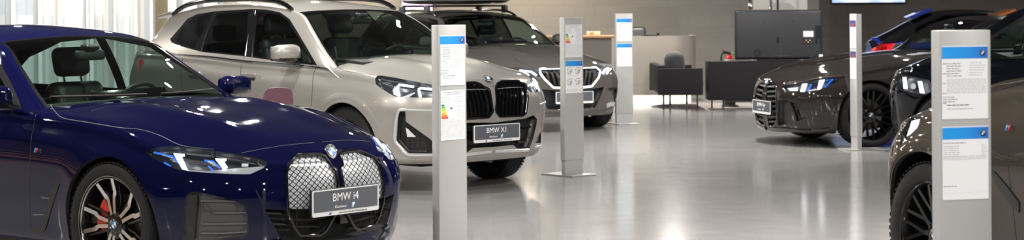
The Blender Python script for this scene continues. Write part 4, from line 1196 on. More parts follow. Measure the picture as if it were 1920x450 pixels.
# ================================================================== grey estate with the roof box
def build_t5():
    c = Car('car', 'grey estate car with light-outlined grille under a roof box, behind the silver car', *NOSE['t5'], P_5T, 'showroom cars')
    pos = (.87, 3.87); zc_, ra = .35, .385
    arch_cut(c, pos, zc_, ra)
    K = rnd([(1071, 131), (1078, 127), (1118, 126), (1126, 133), (1123, 145), (1110, 162), (1078, 165.5), (1071, 160)], 2, 3)
    c.cut(c.low, K, 'cam', 20, mir=True)
    c.cut(c.low, [(1062, 170), (1105, 167.5), (1133, 163), (1126, 180), (1115, 204), (1060, 207)], 'cam', 22, mir=True)
    c.cut(c.low, [(1140, 166), (1153, 163), (1158, 164), (1158, 188), (1152, 195), (1149, 178)], 'cam', 23, mir=True)
    HL = [(1127, 127), (1136.7, 121.7), (1146.7, 123), (1150, 132), (1137, 140.5), (1127.5, 140.5)]
    ls = lamp(c, HL, 10, mir=True)
    on_lamp(c, ls, 'daytime_light', M_LED, lines=[[(1131, 137.5), (1134, 130), (1141, 126)], [(1139, 137), (1142, 132), (1147, 128)]], w=.022, off=-.008, mir=True)
    c.cut(c.low, [(.10, -.1), (.14, .45), (.35, .72), (.6, .78), (1.5, .80), (1.62, .74), (1.9, .74), (1.9, -.1)], 'top', 8)
    open_cabin(c)
    c.take(c.low, 8, 'bonnet', M_GREY); c.take(c.low, 0, 'body', M_GREY)
    kg = c.take(c.low, 20, 'kidney_grille', M_BLACK, inward=.04, wall=-.039, split=True)
    c.take(c.low, 22, 'lower_grille', M_PLAST, inward=.06, wall=-.059); c.take(c.low, 23, 'side_air_vent', M_BLACK, inward=.04, wall=-.039, split=True)
    line(c, 'grille_light', [K], M_LEDS, .022, .008, .002, mir=True, closed=True, parent=kg, smooth=False)
    for k in range(6):
        t = (k + .5) / 6; x = 1074 + 46 * t
        line(c, 'kidney_slat', [[(x, 130), (x - .5, 145), (x - 3, 162 - 6 * t)]], M_PLAST, .03, .012, -.02, mir=True, parent=kg)
    line(c, 'bumper_blade', [[(1136, 162), (1130, 178), (1121, 203)], [(1062, 208), (1100, 206.5), (1130, 203), (1152, 196)]], M_GREY, .045, .012, .004, mir=True)
    line(c, 'bumper_corner_fin', [[(1137, 199), (1147, 195), (1158, 198)]], MATS['satin_silver_trim'], .06, .012, .006, mir=True)
    c.seam([[(1126, 126), (1115, 112), (1085, 98)]], .006, None, True)
    c.cut(c.upp, [(1.72, 1.0), (2.42, 1.37), (2.9, 1.41), (4.2, 1.37), (4.62, 1.28), (4.55, 1.10), (3.6, 1.05)], 'side', 1)
    c.cut(c.upp, [(1.95, 1.04), (2.44, 1.33), (2.95, 1.37), (2.98, 1.06)], 'side', 12, (1,)); c.cut(c.upp, [(3.05, 1.06), (3.02, 1.37), (3.85, 1.35), (3.9, 1.09)], 'side', 13, (1,)); c.cut(c.upp, [(3.97, 1.1), (3.92, 1.345), (4.2, 1.33), (4.52, 1.26), (4.45, 1.13)], 'side', 14, (1,))
    glass_cut(c, 2.41, [], (4.62, 4.9))
    c.take(c.upp, 2, 'windscreen', G_WIND); c.take(c.upp, 6, 'windscreen_surround', M_BLACK); c.take(c.upp, 5, 'rear_screen', G_PRIV); c.take(c.upp, 1, 'window_frame', M_FRAME, split=True)
    c.take(c.upp, 12, 'front_side_window', G_SIDE, split=True); c.take(c.upp, 13, 'rear_side_window', G_PRIV, split=True); c.take(c.upp, 14, 'quarter_window', G_PRIV, split=True)
    c.take(c.upp, 0, 'roof', M_BLACK if False else M_GREY)
    bm = NB(); h0 = [c.at(x, y, c.bvh_upp) for x, y in ((827, 35.5), (850, 33.5), (895, 32), (940, 32), (973, 33))]
    c.ribbon(bm, [(h[0], h[1]) for h in h0 if h], .02, .006, .003); c.add('header_trim', bm, M_CHROME)
    def rail():
        zc, vr, cr, vb, zb = c.g_fn; P = []
        for t in np.linspace(0, 1, 20):
            u = 2.5 + 1.9 * t; P.append(c.L(u, float(vr(u)) - .02, float(zc(u) - cr(u)) + .015 + .035 * min(1, 8 * t, 8 * (1 - t)) ** .6))
        bm = NB(); tube(bm, P, .016, 8); return bm
    c.pair('roof_rail', rail, M_BLACK, smooth=50)
    interior(c, 1.45, 1.02, 4.2, 2.5, .40, 3.5, half=.68, door_top=.98)
    rear_mirror(c, 2.28, 1.32)
    mirrors(c, 1.95, .95, 1.10, M_GREY, (.15, .25, .15))
    wheels(c, pos, zc_, .255, .245, .93, 'plain', caliper=False)
    arch_liner(c, pos, zc_, ra, .55, .92); underbody(c)
    plate(c, 1072, 181, '', out=.03, url=False)
    badge_at(c, 1066, 119, .041)
    return c
# ================================================================== dark grey coupe on the right
def build_m4():
    c = Car('car', 'dark grey coupe with tall black nostril grille, its nose pointing left', *NOSE['m4'], P_M4, 'showroom cars')
    pos = (.87, 3.73); zc_, ra = .345, .378
    arch_cut(c, pos, zc_, ra)
    K = rnd([(1437, 158), (1441, 156), (1452, 156), (1455.5, 163), (1456, 186), (1457, 214), (1456.5, 231), (1449, 238), (1441, 236), (1437, 200)], 2, 2)
    c.cut(c.low, K, 'cam', 20)
    c.cut(c.low, rnd([(1480, 190), (1505, 198), (1513, 220), (1494, 228), (1489, 210)], 2, 2), 'cam', 23)
    c.cut(c.low, [(1459, 188), (1478, 187), (1481, 210), (1476, 233), (1459, 236)], 'cam', 22)
    HL = [(1466.7, 162.7), (1473, 159.5), (1501, 156), (1533, 148), (1553, 145.6), (1568, 145.3), (1576, 149), (1565, 157), (1533, 168.8), (1504, 172.8), (1477, 172), (1469, 168)]
    ls = lamp(c, HL, 10)
    on_lamp(c, ls, 'daytime_light', M_LED, polys=[[(1504, 157), (1513, 156.5), (1508, 171.5), (1500.5, 171.5)], [(1536, 150.5), (1546, 149), (1538.5, 167), (1532, 168)]], off=-.010)
    on_lamp(c, ls, 'lamp_accent', M_LBLUE, lines=[[(1516, 158), (1521, 157), (1513, 170)], [(1549, 151), (1562, 148), (1545, 163)]], w=.012, off=-.014)
    on_lamp(c, ls, 'lamp_reflector', M_LAMPCH, polys=[[(1474, 165), (1495, 162), (1494, 170), (1480, 170)], [(1515, 168), (1530, 165), (1530, 169), (1516, 171)]], off=-.022)
    uv = [(-p[0].x, abs(p[0].y)) for p in c.pts([(1476, 158), (1501, 154), (1533, 146), (1568, 143), (1600, 138), (1650, 127)], 0, c.bvh_low)]
    c.cut(c.low, [(.08, -.1), (.10, .35)] + uv + [(1.5, .76), (1.75, .76), (1.75, -.1)], 'top', 8)
    c.cut(c.low, [(1.62, .30), (1.62, .95), (3.05, .97), (3.05, .55), (2.98, .30)], 'side', 7)
    c.cut(c.low, [(1.24, .10), (1.24, .21), (3.34, .21), (3.34, .10)], 'side', 3)
    open_cabin(c)
    c.take(c.low, 8, 'bonnet', M_DGREY); c.take(c.low, 7, 'door', M_DGREY, split=True); c.take(c.low, 3, 'sill_trim', M_BLACK, split=True); c.take(c.low, 0, 'body', M_DGREY)
    kg = c.take(c.low, 20, 'kidney_grille', M_BLACK, inward=.06, wall=-.059, split=True)
    c.take(c.low, 22, 'lower_grille', M_PLAST, inward=.05, wall=-.049); c.take(c.low, 23, 'side_air_vent', M_BLACK, inward=.05, wall=-.049, split=True)
    line(c, 'kidney_frame', [K], M_BLACK, .022, .010, .004, closed=True, parent=kg, smooth=False)
    for k in range(8):
        y = 161 + 9.6 * k
        line(c, 'kidney_slat', [[(1437.5, y + 1), (1446, y + .5), (1456.5, y)]], M_SATIN, .020, .012, -.010, parent=kg, smooth=False)
    line(c, 'front_splitter', [[(1419, 236), (1440, 241), (1475, 243), (1515, 246), (1556, 243)]], M_BLACK, .05, .012, .010)
    c.seam([[(1476, 158), (1501, 154), (1533, 146), (1568, 143), (1600, 138), (1650, 127)]], .006)
    side_line(c, 'shut_line', [[(1.62, .3), (1.62, .95)], [(3.06, .96), (3.06, .55), (2.99, .30)]], M_SEAM, .006)
    badge_at(c, 1437, 152, .041)
    c.cut(c.upp, [(1.72, .98), (2.45, 1.31), (2.85, 1.335), (3.4, 1.25), (3.85, 1.08), (3.8, 1.01), (3.0, .99)], 'side', 1)
    c.cut(c.upp, [(1.92, 1.0), (2.47, 1.27), (2.9, 1.295), (2.95, 1.02)], 'side', 12, (1,)); c.cut(c.upp, [(3.02, 1.02), (2.97, 1.295), (3.36, 1.21), (3.7, 1.08), (3.66, 1.03)], 'side', 13, (1,))
    glass_cut(c, 2.42, [], (3.35, 4.2))
    c.take(c.upp, 2, 'windscreen', G_WIND); c.take(c.upp, 6, 'windscreen_surround', M_BLACK); c.take(c.upp, 5, 'rear_screen', G_PRIV); c.take(c.upp, 1, 'window_frame', M_FRAME, split=True)
    c.take(c.upp, 12, 'door_window', G_SIDE, split=True); c.take(c.upp, 13, 'quarter_window', G_PRIV, split=True)
    c.take(c.upp, 0, 'roof', M_BLACK)
    interior(c, 1.60, .985, 3.7, 2.5, .33, 3.3, door_top=.93)
    rear_mirror(c, 2.25, 1.25)
    mirrors(c, 2.12, .95, 1.01, M_DGREY, (.15, .24, .13))
    wheels(c, pos, zc_, .275, .275, .935, 'mesh', caliper=False)
    arch_liner(c, pos, zc_, ra, .55, .92); underbody(c)
    plate(c, 1432, 199, 'BMW 4er', out=.03, url=False)
    return c

# ================================================================== grey-brown off-roader, nearest on the right
def build_suv():
    c = Car('car', 'grey-brown off-roader facing away, its front wing and wheel nearest on the right', *NOSE['suv'], P_SUV, 'showroom cars')
    pos = (.88, 3.74); zc_, ra = .372, .425
    arch_cut(c, pos, zc_, ra)
    HL = [(1708.6, 219), (1727, 219), (1727, 224), (1721, 240), (1701, 261), (1688, 273), (1690, 250), (1698, 234)]
    ls = lamp(c, HL, 10)
    on_lamp(c, ls, 'lamp_reflector', M_LAMPCH, polys=[[(1706, 226), (1722, 222), (1718, 238), (1704, 250), (1697, 255)]], off=-.015)
    hp = c.pts([(1740, 214), (1790, 188), (1856, 163), (1890, 156), (1920, 151)], 0, c.bvh_low)
    uv = [(-p[0].x, abs(p[0].y)) for p in hp]
    if len(uv) > 2: c.cut(c.low, [(.12, -.1), (.14, .45), (.2, .62), (.4, uv[0][1])] + [q for q in uv if q[0] > .45] + [(1.7, uv[-1][1]), (1.7, -.1)], 'top', 8)
    c.cut(c.low, [(1.60, .30), (1.60, 1.10), (2.62, 1.14), (2.62, .30)], 'side', 7); c.cut(c.low, [(2.63, .30), (2.63, 1.14), (3.5, 1.15), (3.4, .85), (3.26, .6), (3.22, .3)], 'side', 4)
    c.cut(c.low, [(1.25, .15), (1.25, .36), (3.35, .36), (3.35, .15)], 'side', 3)
    open_cabin(c)
    c.take(c.low, 8, 'bonnet', M_BROWN); c.take(c.low, 7, 'front_door', M_BROWN, split=True); c.take(c.low, 4, 'rear_door', M_BROWN, split=True)
    c.take(c.low, 3, 'sill_trim', M_PLAST, split=True); c.take(c.low, 0, 'body', M_BROWN)
    side_line(c, 'arch_moulding', [[(u + .465 * math.cos(a), zc_ + .465 * math.sin(a)) for a in np.linspace(-.1, math.pi + .1, 26)] for u in pos], M_BROWN, .055, .006, .002)
    side_line(c, 'shut_line', [[(1.60, .30), (1.585, .7), (1.61, 1.02), (1.56, 1.09)], [(2.625, .3), (2.625, 1.14)]], M_SEAM, .006)
    if len(hp) > 2:
        c.two('shut_line', lambda: c.ribbon(NB(), hp, .006, .0012, .0002), M_SEAM)
    bm = NB(); P = c.pts([(1858, 320), (1866, 322), (1890, 350), (1912, 379), (1912, 398), (1890, 376), (1872, 350)], 0, c.bvh_low)
    if len(P) > 4: c.two('wing_vent_trim', lambda: c.patch(NB(), P, .006), M_BLACK)
    line(c, 'flank_crease', [[(1858, 286), (1880, 296), (1911, 302)]], M_BROWN, .018, .006, .0)
    h = c.at(1893, 240, c.bvh_low); bm = NB(); m_stripes(bm, frame_at(h[0], h[1]), .030); obj('wing_badge', bm, [M_MBLUE, M_MVIOL, M_MRED, M_CHROME], c.root, 30)
    c.cut(c.upp, [(1.75, 1.17), (2.2, 1.52), (2.7, 1.60), (3.9, 1.55), (4.2, 1.3), (3.6, 1.24)], 'side', 1)
    c.cut(c.upp, [(1.95, 1.2), (2.25, 1.47), (2.65, 1.555), (2.65, 1.23)], 'side', 12, (1,)); c.cut(c.upp, [(2.75, 1.23), (2.75, 1.555), (3.6, 1.53), (3.6, 1.26)], 'side', 13, (1,))
    glass_cut(c, 2.20, [])
    c.take(c.upp, 2, 'windscreen', G_WIND); c.take(c.upp, 6, 'windscreen_surround', M_BLACK); c.take(c.upp, 1, 'window_frame', M_FRAME, split=True)
    c.take(c.upp, 12, 'front_side_window', G_SIDE, split=True); c.take(c.upp, 13, 'rear_side_window', G_PRIV, split=True); c.take(c.upp, 0, 'roof', M_BROWN)
    interior(c, 1.5, 1.2, 4.0, 2.5, .6, 3.4, half=.7, door_top=1.1)
    mirrors(c, 2.3, 1.0, 1.28, M_BROWN, (.17, .27, .18))
    wheels(c, pos, zc_, .268, .255, .955, 'mesh', caliper=False)
    arch_liner(c, pos, zc_, ra, .55, .93); underbody(c, .28)
    return c

# ================================================================== ink blue car between them
def build_x2():
    c = Car('car', 'ink blue car with two upright light bars in its headlamp, behind the grey-brown off-roader', *NOSE['x2'], P_X2, 'showroom cars')
    pos = (.96, 3.65); zc_, ra = .353, .395
    arch_cut(c, pos, zc_, ra)
    HL = [(1690.7, 139.5), (1716, 144.5), (1742, 150), (1748, 160), (1746, 178), (1728, 177), (1711, 174), (1694, 170), (1679, 166.7)]
    ls = lamp(c, HL, 10, depth=.05)
    on_lamp(c, ls, 'daytime_light', M_LED, polys=[[(1691.5, 144), (1697.5, 144), (1700, 167), (1693.5, 166)], [(1720, 152), (1727, 152), (1732, 175), (1724, 174)]], off=-.012)
    on_lamp(c, ls, 'projector_lens', M_LAMPCH, polys=[[(1709 + 5 * math.cos(a), 161 + 6 * math.sin(a)) for a in np.linspace(0, 6.28, 13)[:-1]]], off=-.03)
    opening(c, [(1673, 190), (1677, 186), (1680, 200), (1687, 262), (1680, 272), (1674, 262)], 23, 'side_air_vent', M_BLACK, .05)
    open_cabin(c)
    c.cut(c.low, [(1.42, .30), (1.42, 1.07), (2.42, 1.10), (2.42, .30)], 'side', 7)
    c.take(c.low, 7, 'front_door', M_NAVY2, split=True); c.take(c.low, 0, 'body', M_NAVY2)
    side_line(c, 'shut_line', [[(1.42, .30), (1.42, 1.04)]], M_SEAM, .006)
    c.cut(c.upp, [(1.17, 1.09), (1.70, 1.455), (2.15, 1.53), (3.05, 1.51), (3.5, 1.38), (3.55, 1.2), (2.75, 1.17)], 'side', 1)
    c.cut(c.upp, [(1.27, 1.115), (1.73, 1.42), (2.13, 1.49), (2.17, 1.15)], 'side', 12, (1,)); c.cut(c.upp, [(2.25, 1.155), (2.23, 1.495), (3.0, 1.475), (3.05, 1.2)], 'side', 13, (1,))
    glass_cut(c, 1.635, [])
    c.take(c.upp, 2, 'windscreen', G_WIND); c.take(c.upp, 6, 'windscreen_surround', M_BLACK); c.take(c.upp, 1, 'window_frame', M_FRAME, split=True)
    c.take(c.upp, 12, 'front_side_window', G_SIDE, split=True); c.take(c.upp, 13, 'rear_side_window', G_PRIV, split=True); c.take(c.upp, 0, 'roof', M_NAVY2)
    interior(c, .9, 1.085, 3.5, 1.95, .54, 2.85, m=M_SEATL, half=.68, door_top=1.03)
    mirrors(c, 1.22, .96, 1.13, M_NAVY2, (.17, .27, .17))
    wheels(c, pos, zc_, .24, .225, .91, 'plain', caliper=False)
    arch_liner(c, pos, zc_, ra, .55, .89); underbody(c, .25)
    return c

# ================================================================== the two cars at the back on the right: only roof lines and tails show
P_HAT = sup(P_I4, L=4.40, W=1.80,
    wplan=[(0, .985), (.6, .99), (1.3, 1.0), (3.4, 1.0), (4.0, .98), (4.4, .94)],
    zc=[(0, .71), (.11, .755), (.3, .83), (.7, .925), (1.1, .975), (1.5, 1.005), (3.6, 1.0), (4.2, 1.04), (4.4, 1.02)],
    flare=[(.86, .33, .36, .02, .10), (3.50, .33, .36, .025, .12)],
    g=sup(P_I4['g'], u1=4.36, zc=P_I4['g']['zc'][:7] + [(3.2, 1.445), (3.45, 1.41), (3.75, 1.29), (4.05, 1.13), (4.36, .98)]))
def build_back(name_label, nose, th, m, roof):
    c = Car('car', name_label, nose, HD(th), -1 if th > 0 else 1, P_HAT, 'showroom cars')
    pos = (.86, 3.50); zc_, ra = .335, .365
    arch_cut(c, pos, zc_, ra)
    for lo, hi, z0, z1 in ((.50, .82, .80, .94),):
        c.cut(c.low, [(lo, z0), (hi, z0), (hi, z1), (lo, z1)], 'front', 31)
    open_cabin(c)
    tl = [f for f in c.low.faces if f.calc_center_median().x < -4.02 and .80 < f.calc_center_median().z < .95 and abs(f.calc_center_median().y) > .42]
    L_ = c.low.faces.layers.int['t']
    for f in tl: f[L_] = 30
    c.take(c.low, 30, 'tail_lamp', M_REDL, split=True); c.take(c.low, (0, 31), 'body', m)
    c.cut(c.upp, [(1.70, .985), (2.36, 1.325), (2.75, 1.375), (3.3, 1.36), (3.7, 1.2), (3.75, 1.05), (3.2, 1.0)], 'side', 12)
    glass_cut(c, 2.335, [], (3.45, 4.2))
    c.take(c.upp, 2, 'windscreen', G_WIND); c.take(c.upp, 6, 'windscreen_surround', M_BLACK); c.take(c.upp, 5, 'rear_screen', G_PRIV)
    c.take(c.upp, 12, 'side_window', G_PRIV, split=True); c.take(c.upp, 0, 'roof', roof)
    bm = NB(); rbox(bm, (-3.62, 0, 1.385), (.34, 1.06, .03), .012, rot=Matrix.Rotation(R(-22), 4, 'Y')); obj('roof_spoiler', bm, m, c.root, 50)
    wheels(c, pos, zc_, .24, .225, .89, 'plain', caliper=False)
    arch_liner(c, pos, zc_, ra, .55, .87); underbody(c)
    return c
# ------------------------------------------------------------------ the room
def nodes_of(m): return m.node_tree, m.node_tree.nodes['Principled BSDF']
def floor_mat():
    m = mat('poured_floor', (.40, .395, .39), .13, 0, 0, .55)
    n, b = nodes_of(m)
    tc = n.nodes.new('ShaderNodeTexCoord'); no = n.nodes.new('ShaderNodeTexNoise'); no.inputs['Scale'].default_value = .9; no.inputs['Detail'].default_value = 6
    n.links.new(tc.outputs['Object'], no.inputs['Vector'])
    mx = n.nodes.new('ShaderNodeMix'); mx.data_type = 'RGBA'; mx.inputs[6].default_value = (.27, .265, .262, 1); mx.inputs[7].default_value = (.335, .33, .325, 1)
    n.links.new(no.outputs[0], mx.inputs[0]); n.links.new(mx.outputs[2], b.inputs['Base Color'])
    n2 = n.nodes.new('ShaderNodeTexNoise'); n2.inputs['Scale'].default_value = 5; mr = n.nodes.new('ShaderNodeMapRange'); mr.inputs[3].default_value = .10; mr.inputs[4].default_value = .17
    n.links.new(tc.outputs['Object'], n2.inputs['Vector']); n.links.new(n2.outputs[0], mr.inputs[0]); n.links.new(mr.outputs[0], b.inputs['Roughness'])
    bp = n.nodes.new('ShaderNodeBump'); bp.inputs['Strength'].default_value = .03; bp.inputs['Distance'].default_value = .02
    n3 = n.nodes.new('ShaderNodeTexNoise'); n3.inputs['Scale'].default_value = 3.0; n.links.new(tc.outputs['Object'], n3.inputs['Vector'])
    n.links.new(n3.outputs[0], bp.inputs['Height']); n.links.new(bp.outputs[0], b.inputs['Normal'])
    return m
def block_wall(name, col, joint):
    """painted concrete blocks: 40 x 25 cm, faint joints"""
    m = mat(name, col, .75)
    n, b = nodes_of(m)
    tc = n.nodes.new('ShaderNodeTexCoord'); mp = n.nodes.new('ShaderNodeMapping'); mp.inputs['Rotation'].default_value = (R(90), 0, 0)
    br = n.nodes.new('ShaderNodeTexBrick'); br.inputs['Scale'].default_value = 1; br.inputs['Brick Width'].default_value = .42; br.inputs['Row Height'].default_value = .22
    br.inputs['Mortar Size'].default_value = .008; br.inputs['Mortar Smooth'].default_value = .4
    br.inputs['Color1'].default_value = (*col, 1); br.inputs['Color2'].default_value = (*[q * .94 for q in col], 1); br.inputs['Mortar'].default_value = (*joint, 1)
    n.links.new(tc.outputs['Object'], mp.inputs[0]); n.links.new(mp.outputs[0], br.inputs['Vector']); n.links.new(br.outputs[0], b.inputs['Base Color'])
    bp = n.nodes.new('ShaderNodeBump'); bp.inputs['Strength'].default_value = .35; bp.inputs['Distance'].default_value = .01; bp.invert = True
    n.links.new(br.outputs['Fac'], bp.inputs['Height']); n.links.new(bp.outputs[0], b.inputs['Normal'])
    return m
def struct(name, bm, m, sm=None):
    o = obj(name, bm, m, None, sm); o['kind'] = 'structure'; return o
YB = 38.6
# warm wall washers over the pale wall, on the left of it
for x_ in (-5.5, -2.6, .3):
    area(x_, YB - 1.1, CEIL - .25, .25, 1.6, 60, (1, .82, .58))
M_FLOOR = floor_mat()
bm = NB(); box(bm, (1, 16, -.05), (34, 50, .1)); struct('floor', bm, M_FLOOR)
M_CEIL = mat('dark_ceiling', (.05, .05, .053), .8)
bm = NB(); box(bm, (1, 16, CEIL + .06), (34, 50, .1)); struct('ceiling', bm, M_CEIL)
WALLW = block_wall('pale_block_wall', (.50, .485, .465), (.455, .44, .42))
WALL_SHADE = block_wall('shaded_block_wall', (.17, .15, .14), (.145, .128, .12))  # shade over this end of the wall is put into its colour
XW = (1536 - 960) / 3600 * YB
bm = NB(); box(bm, ((XW - 16) / 2, YB + .1, CEIL / 2), (XW + 16, .2, CEIL)); struct('wall_back', bm, WALLW)
bm = NB(); box(bm, ((XW + 18) / 2, YB + .06, CEIL / 2), (18 - XW, .28, CEIL)); struct('wall_back_shaded', bm, WALL_SHADE)
bm = NB(); box(bm, (17.9, 16, CEIL / 2), (.2, 50, CEIL)); struct('wall_right', bm, mat('right_wall', (.30, .28, .27), .8))
bm = NB(); box(bm, (-15.9, 16, CEIL / 2), (.2, 50, CEIL)); struct('wall_left', bm, mat('left_wall', (.07, .06, .05), .8))
bm = NB(); box(bm, (1, -8.9, CEIL / 2), (34, .2, CEIL)); struct('wall_front', bm, mat('front_wall', (.10, .10, .10), .5))
# glazed partition on the left: grey posts, pale fins, frosted panes above pale panels
def XP(px, d): return (px - CX) / FPX * d
YL = 27.0
M_POST = mat('grey_post', (.33, .34, .35), .4); M_FIN = mat('pale_fin', (.72, .73, .75), .35); M_PANEL = mat('pale_panel', (.70, .73, .73), .3)
M_BEIGE = mat('beige_post', (.47, .46, .42), .4)
def stripes(name, spans, y, dep, z0, z1, m):
    bm = NB()
    for a, b in spans:
        x0, x1 = XP(a, YL), XP(b, YL); box(bm, ((x0 + x1) / 2, y, (z0 + z1) / 2), (x1 - x0, dep, z1 - z0))
    return struct(name, bm, m)
stripes('trim_1', [(-20, -10), (13, 25), (64, 75), (157, 165), (205, 216), (272, 284), (333, 346), (372, 384), (410, 422)], YL + .04, .20, 0, 2.5, M_POST)
stripes('trim_2', [(102, 112), (196, 205), (245, 255), (260, 272)], YL + .04, .18, 0, 2.5, M_BEIGE)
stripes('trim_3', [(-10, -3), (25, 32), (75, 82), (112, 118), (165, 169.4), (171, 178), (216, 220), (255, 260), (284, 289), (317.5, 333), (346, 372), (384, 410)], YL, .22, 0, 2.5, M_FIN)
stripes('window_1', [(-40, -20), (-3, 13), (32, 64)], YL + .1, .02, 1.46, 2.5, mat('cool_frosted_pane', (.35, .38, .39), .25, emit=(.62, .70, .74), estr=.30))
stripes('window_2', [(82, 102), (118, 157), (178, 196), (220, 245)], YL + .1, .02, 1.46, 2.5, mat('warm_frosted_pane', (.6, .58, .48), .25, emit=(1.0, .92, .66), estr=.50))
stripes('window_3', [(289, 317.5)], YL + .1,   .02, 0, 2.5, mat('bronze_pane', (.20, .165, .10), .25))
stripes('wall_partition', [(-40, -20), (-3, 13), (32, 64), (82, 102), (118, 157), (178, 196), (220, 245)], YL + .1, .03, 0, 1.46, M_PANEL)

M_BULK = mat('added_bulkhead_dark', (.06, .06, .063), .7)
stripes('added_bulkhead', [(-900, 440)], YL + .1, .30, 2.5, CEIL, M_BULK)  # unseen dark face, added so the bonnets reflect dark above the panes
bm = NB(); box(bm, (1, YB - .12, (3.0 + CEIL) / 2), (33.6, .24, CEIL - 3.0)); struct('added_dark_band', bm, M_BULK)  # unseen dark band, added to keep the wall top dark in paint reflections
for z_, h_ in ((.62, .62), (1.28, .22), (1.72, .10)):
    bm = NB(); box(bm, (-15.7, 10, z_), (.2, 10, h_)); struct('added_timber', bm, mat('added_timber_rail', (.50, .25, .09), .5))  # unseen timber, added for warm reflections in the blue flank

# ------------------------------------------------------------------ information pillars
HP = 1.437
M_PIL = mat('satin_silver_pillar', (.55, .55, .548), .35, .25)
M_PAPER = mat('paper', (.90, .92, .95), .6)
def header_mat():
    m = mat('blue_letterhead', (.02, .25, .85), .5); n, b = nodes_of(m)
    tc = n.nodes.new('ShaderNodeTexCoord'); sp = n.nodes.new('ShaderNodeSeparateXYZ'); cr = n.nodes.new('ShaderNodeValToRGB'); mr = n.nodes.new('ShaderNodeMapRange')
    mr.inputs[1].default_value = -.10; mr.inputs[2].default_value = .10
    cr.color_ramp.elements[0].color = (.012, .36, .92, 1); cr.color_ramp.elements[1].color = (.02, .16, .62, 1); e = cr.color_ramp.elements.new(.6); e.color = (.015, .30, .86, 1)
    n.links.new(tc.outputs['Object'], sp.inputs[0]); n.links.new(sp.outputs[0], mr.inputs[0]); n.links.new(mr.outputs[0], cr.inputs[0]); n.links.new(cr.outputs[0], b.inputs['Base Color'])
    return m
M_HEAD = header_mat()
ENERGY = [mat('energy_%d' % k, q, .6) for k, q in enumerate([(.0, .30, .09), (.12, .5, .06), (.45, .68, .03), (.9, .8, .02), (.95, .5, .02), (.85, .22, .02), (.75, .03, .03)])]
M_INK = mat('ink', (.10, .11, .14), .7); M_INKL = mat('pale_ink', (.38, .40, .45), .7)
def rows_of_text(bm, rng, x0, x1, y0, y1, pitch, h, T, mi=0, ragged=.25):
    y = y0; h *= .6
    while y > y1:
        x = x0; end = x1 - (x1 - x0) * ragged * rng.random()
        while x < end:
            w = rng.uniform(.006, .020); w = min(w, end - x)
            prism(bm, [(x, y), (x + w, y), (x + w, y + h), (x, y + h)], .0006, .0009, T, mi); x += w + .0035
        y -= pitch
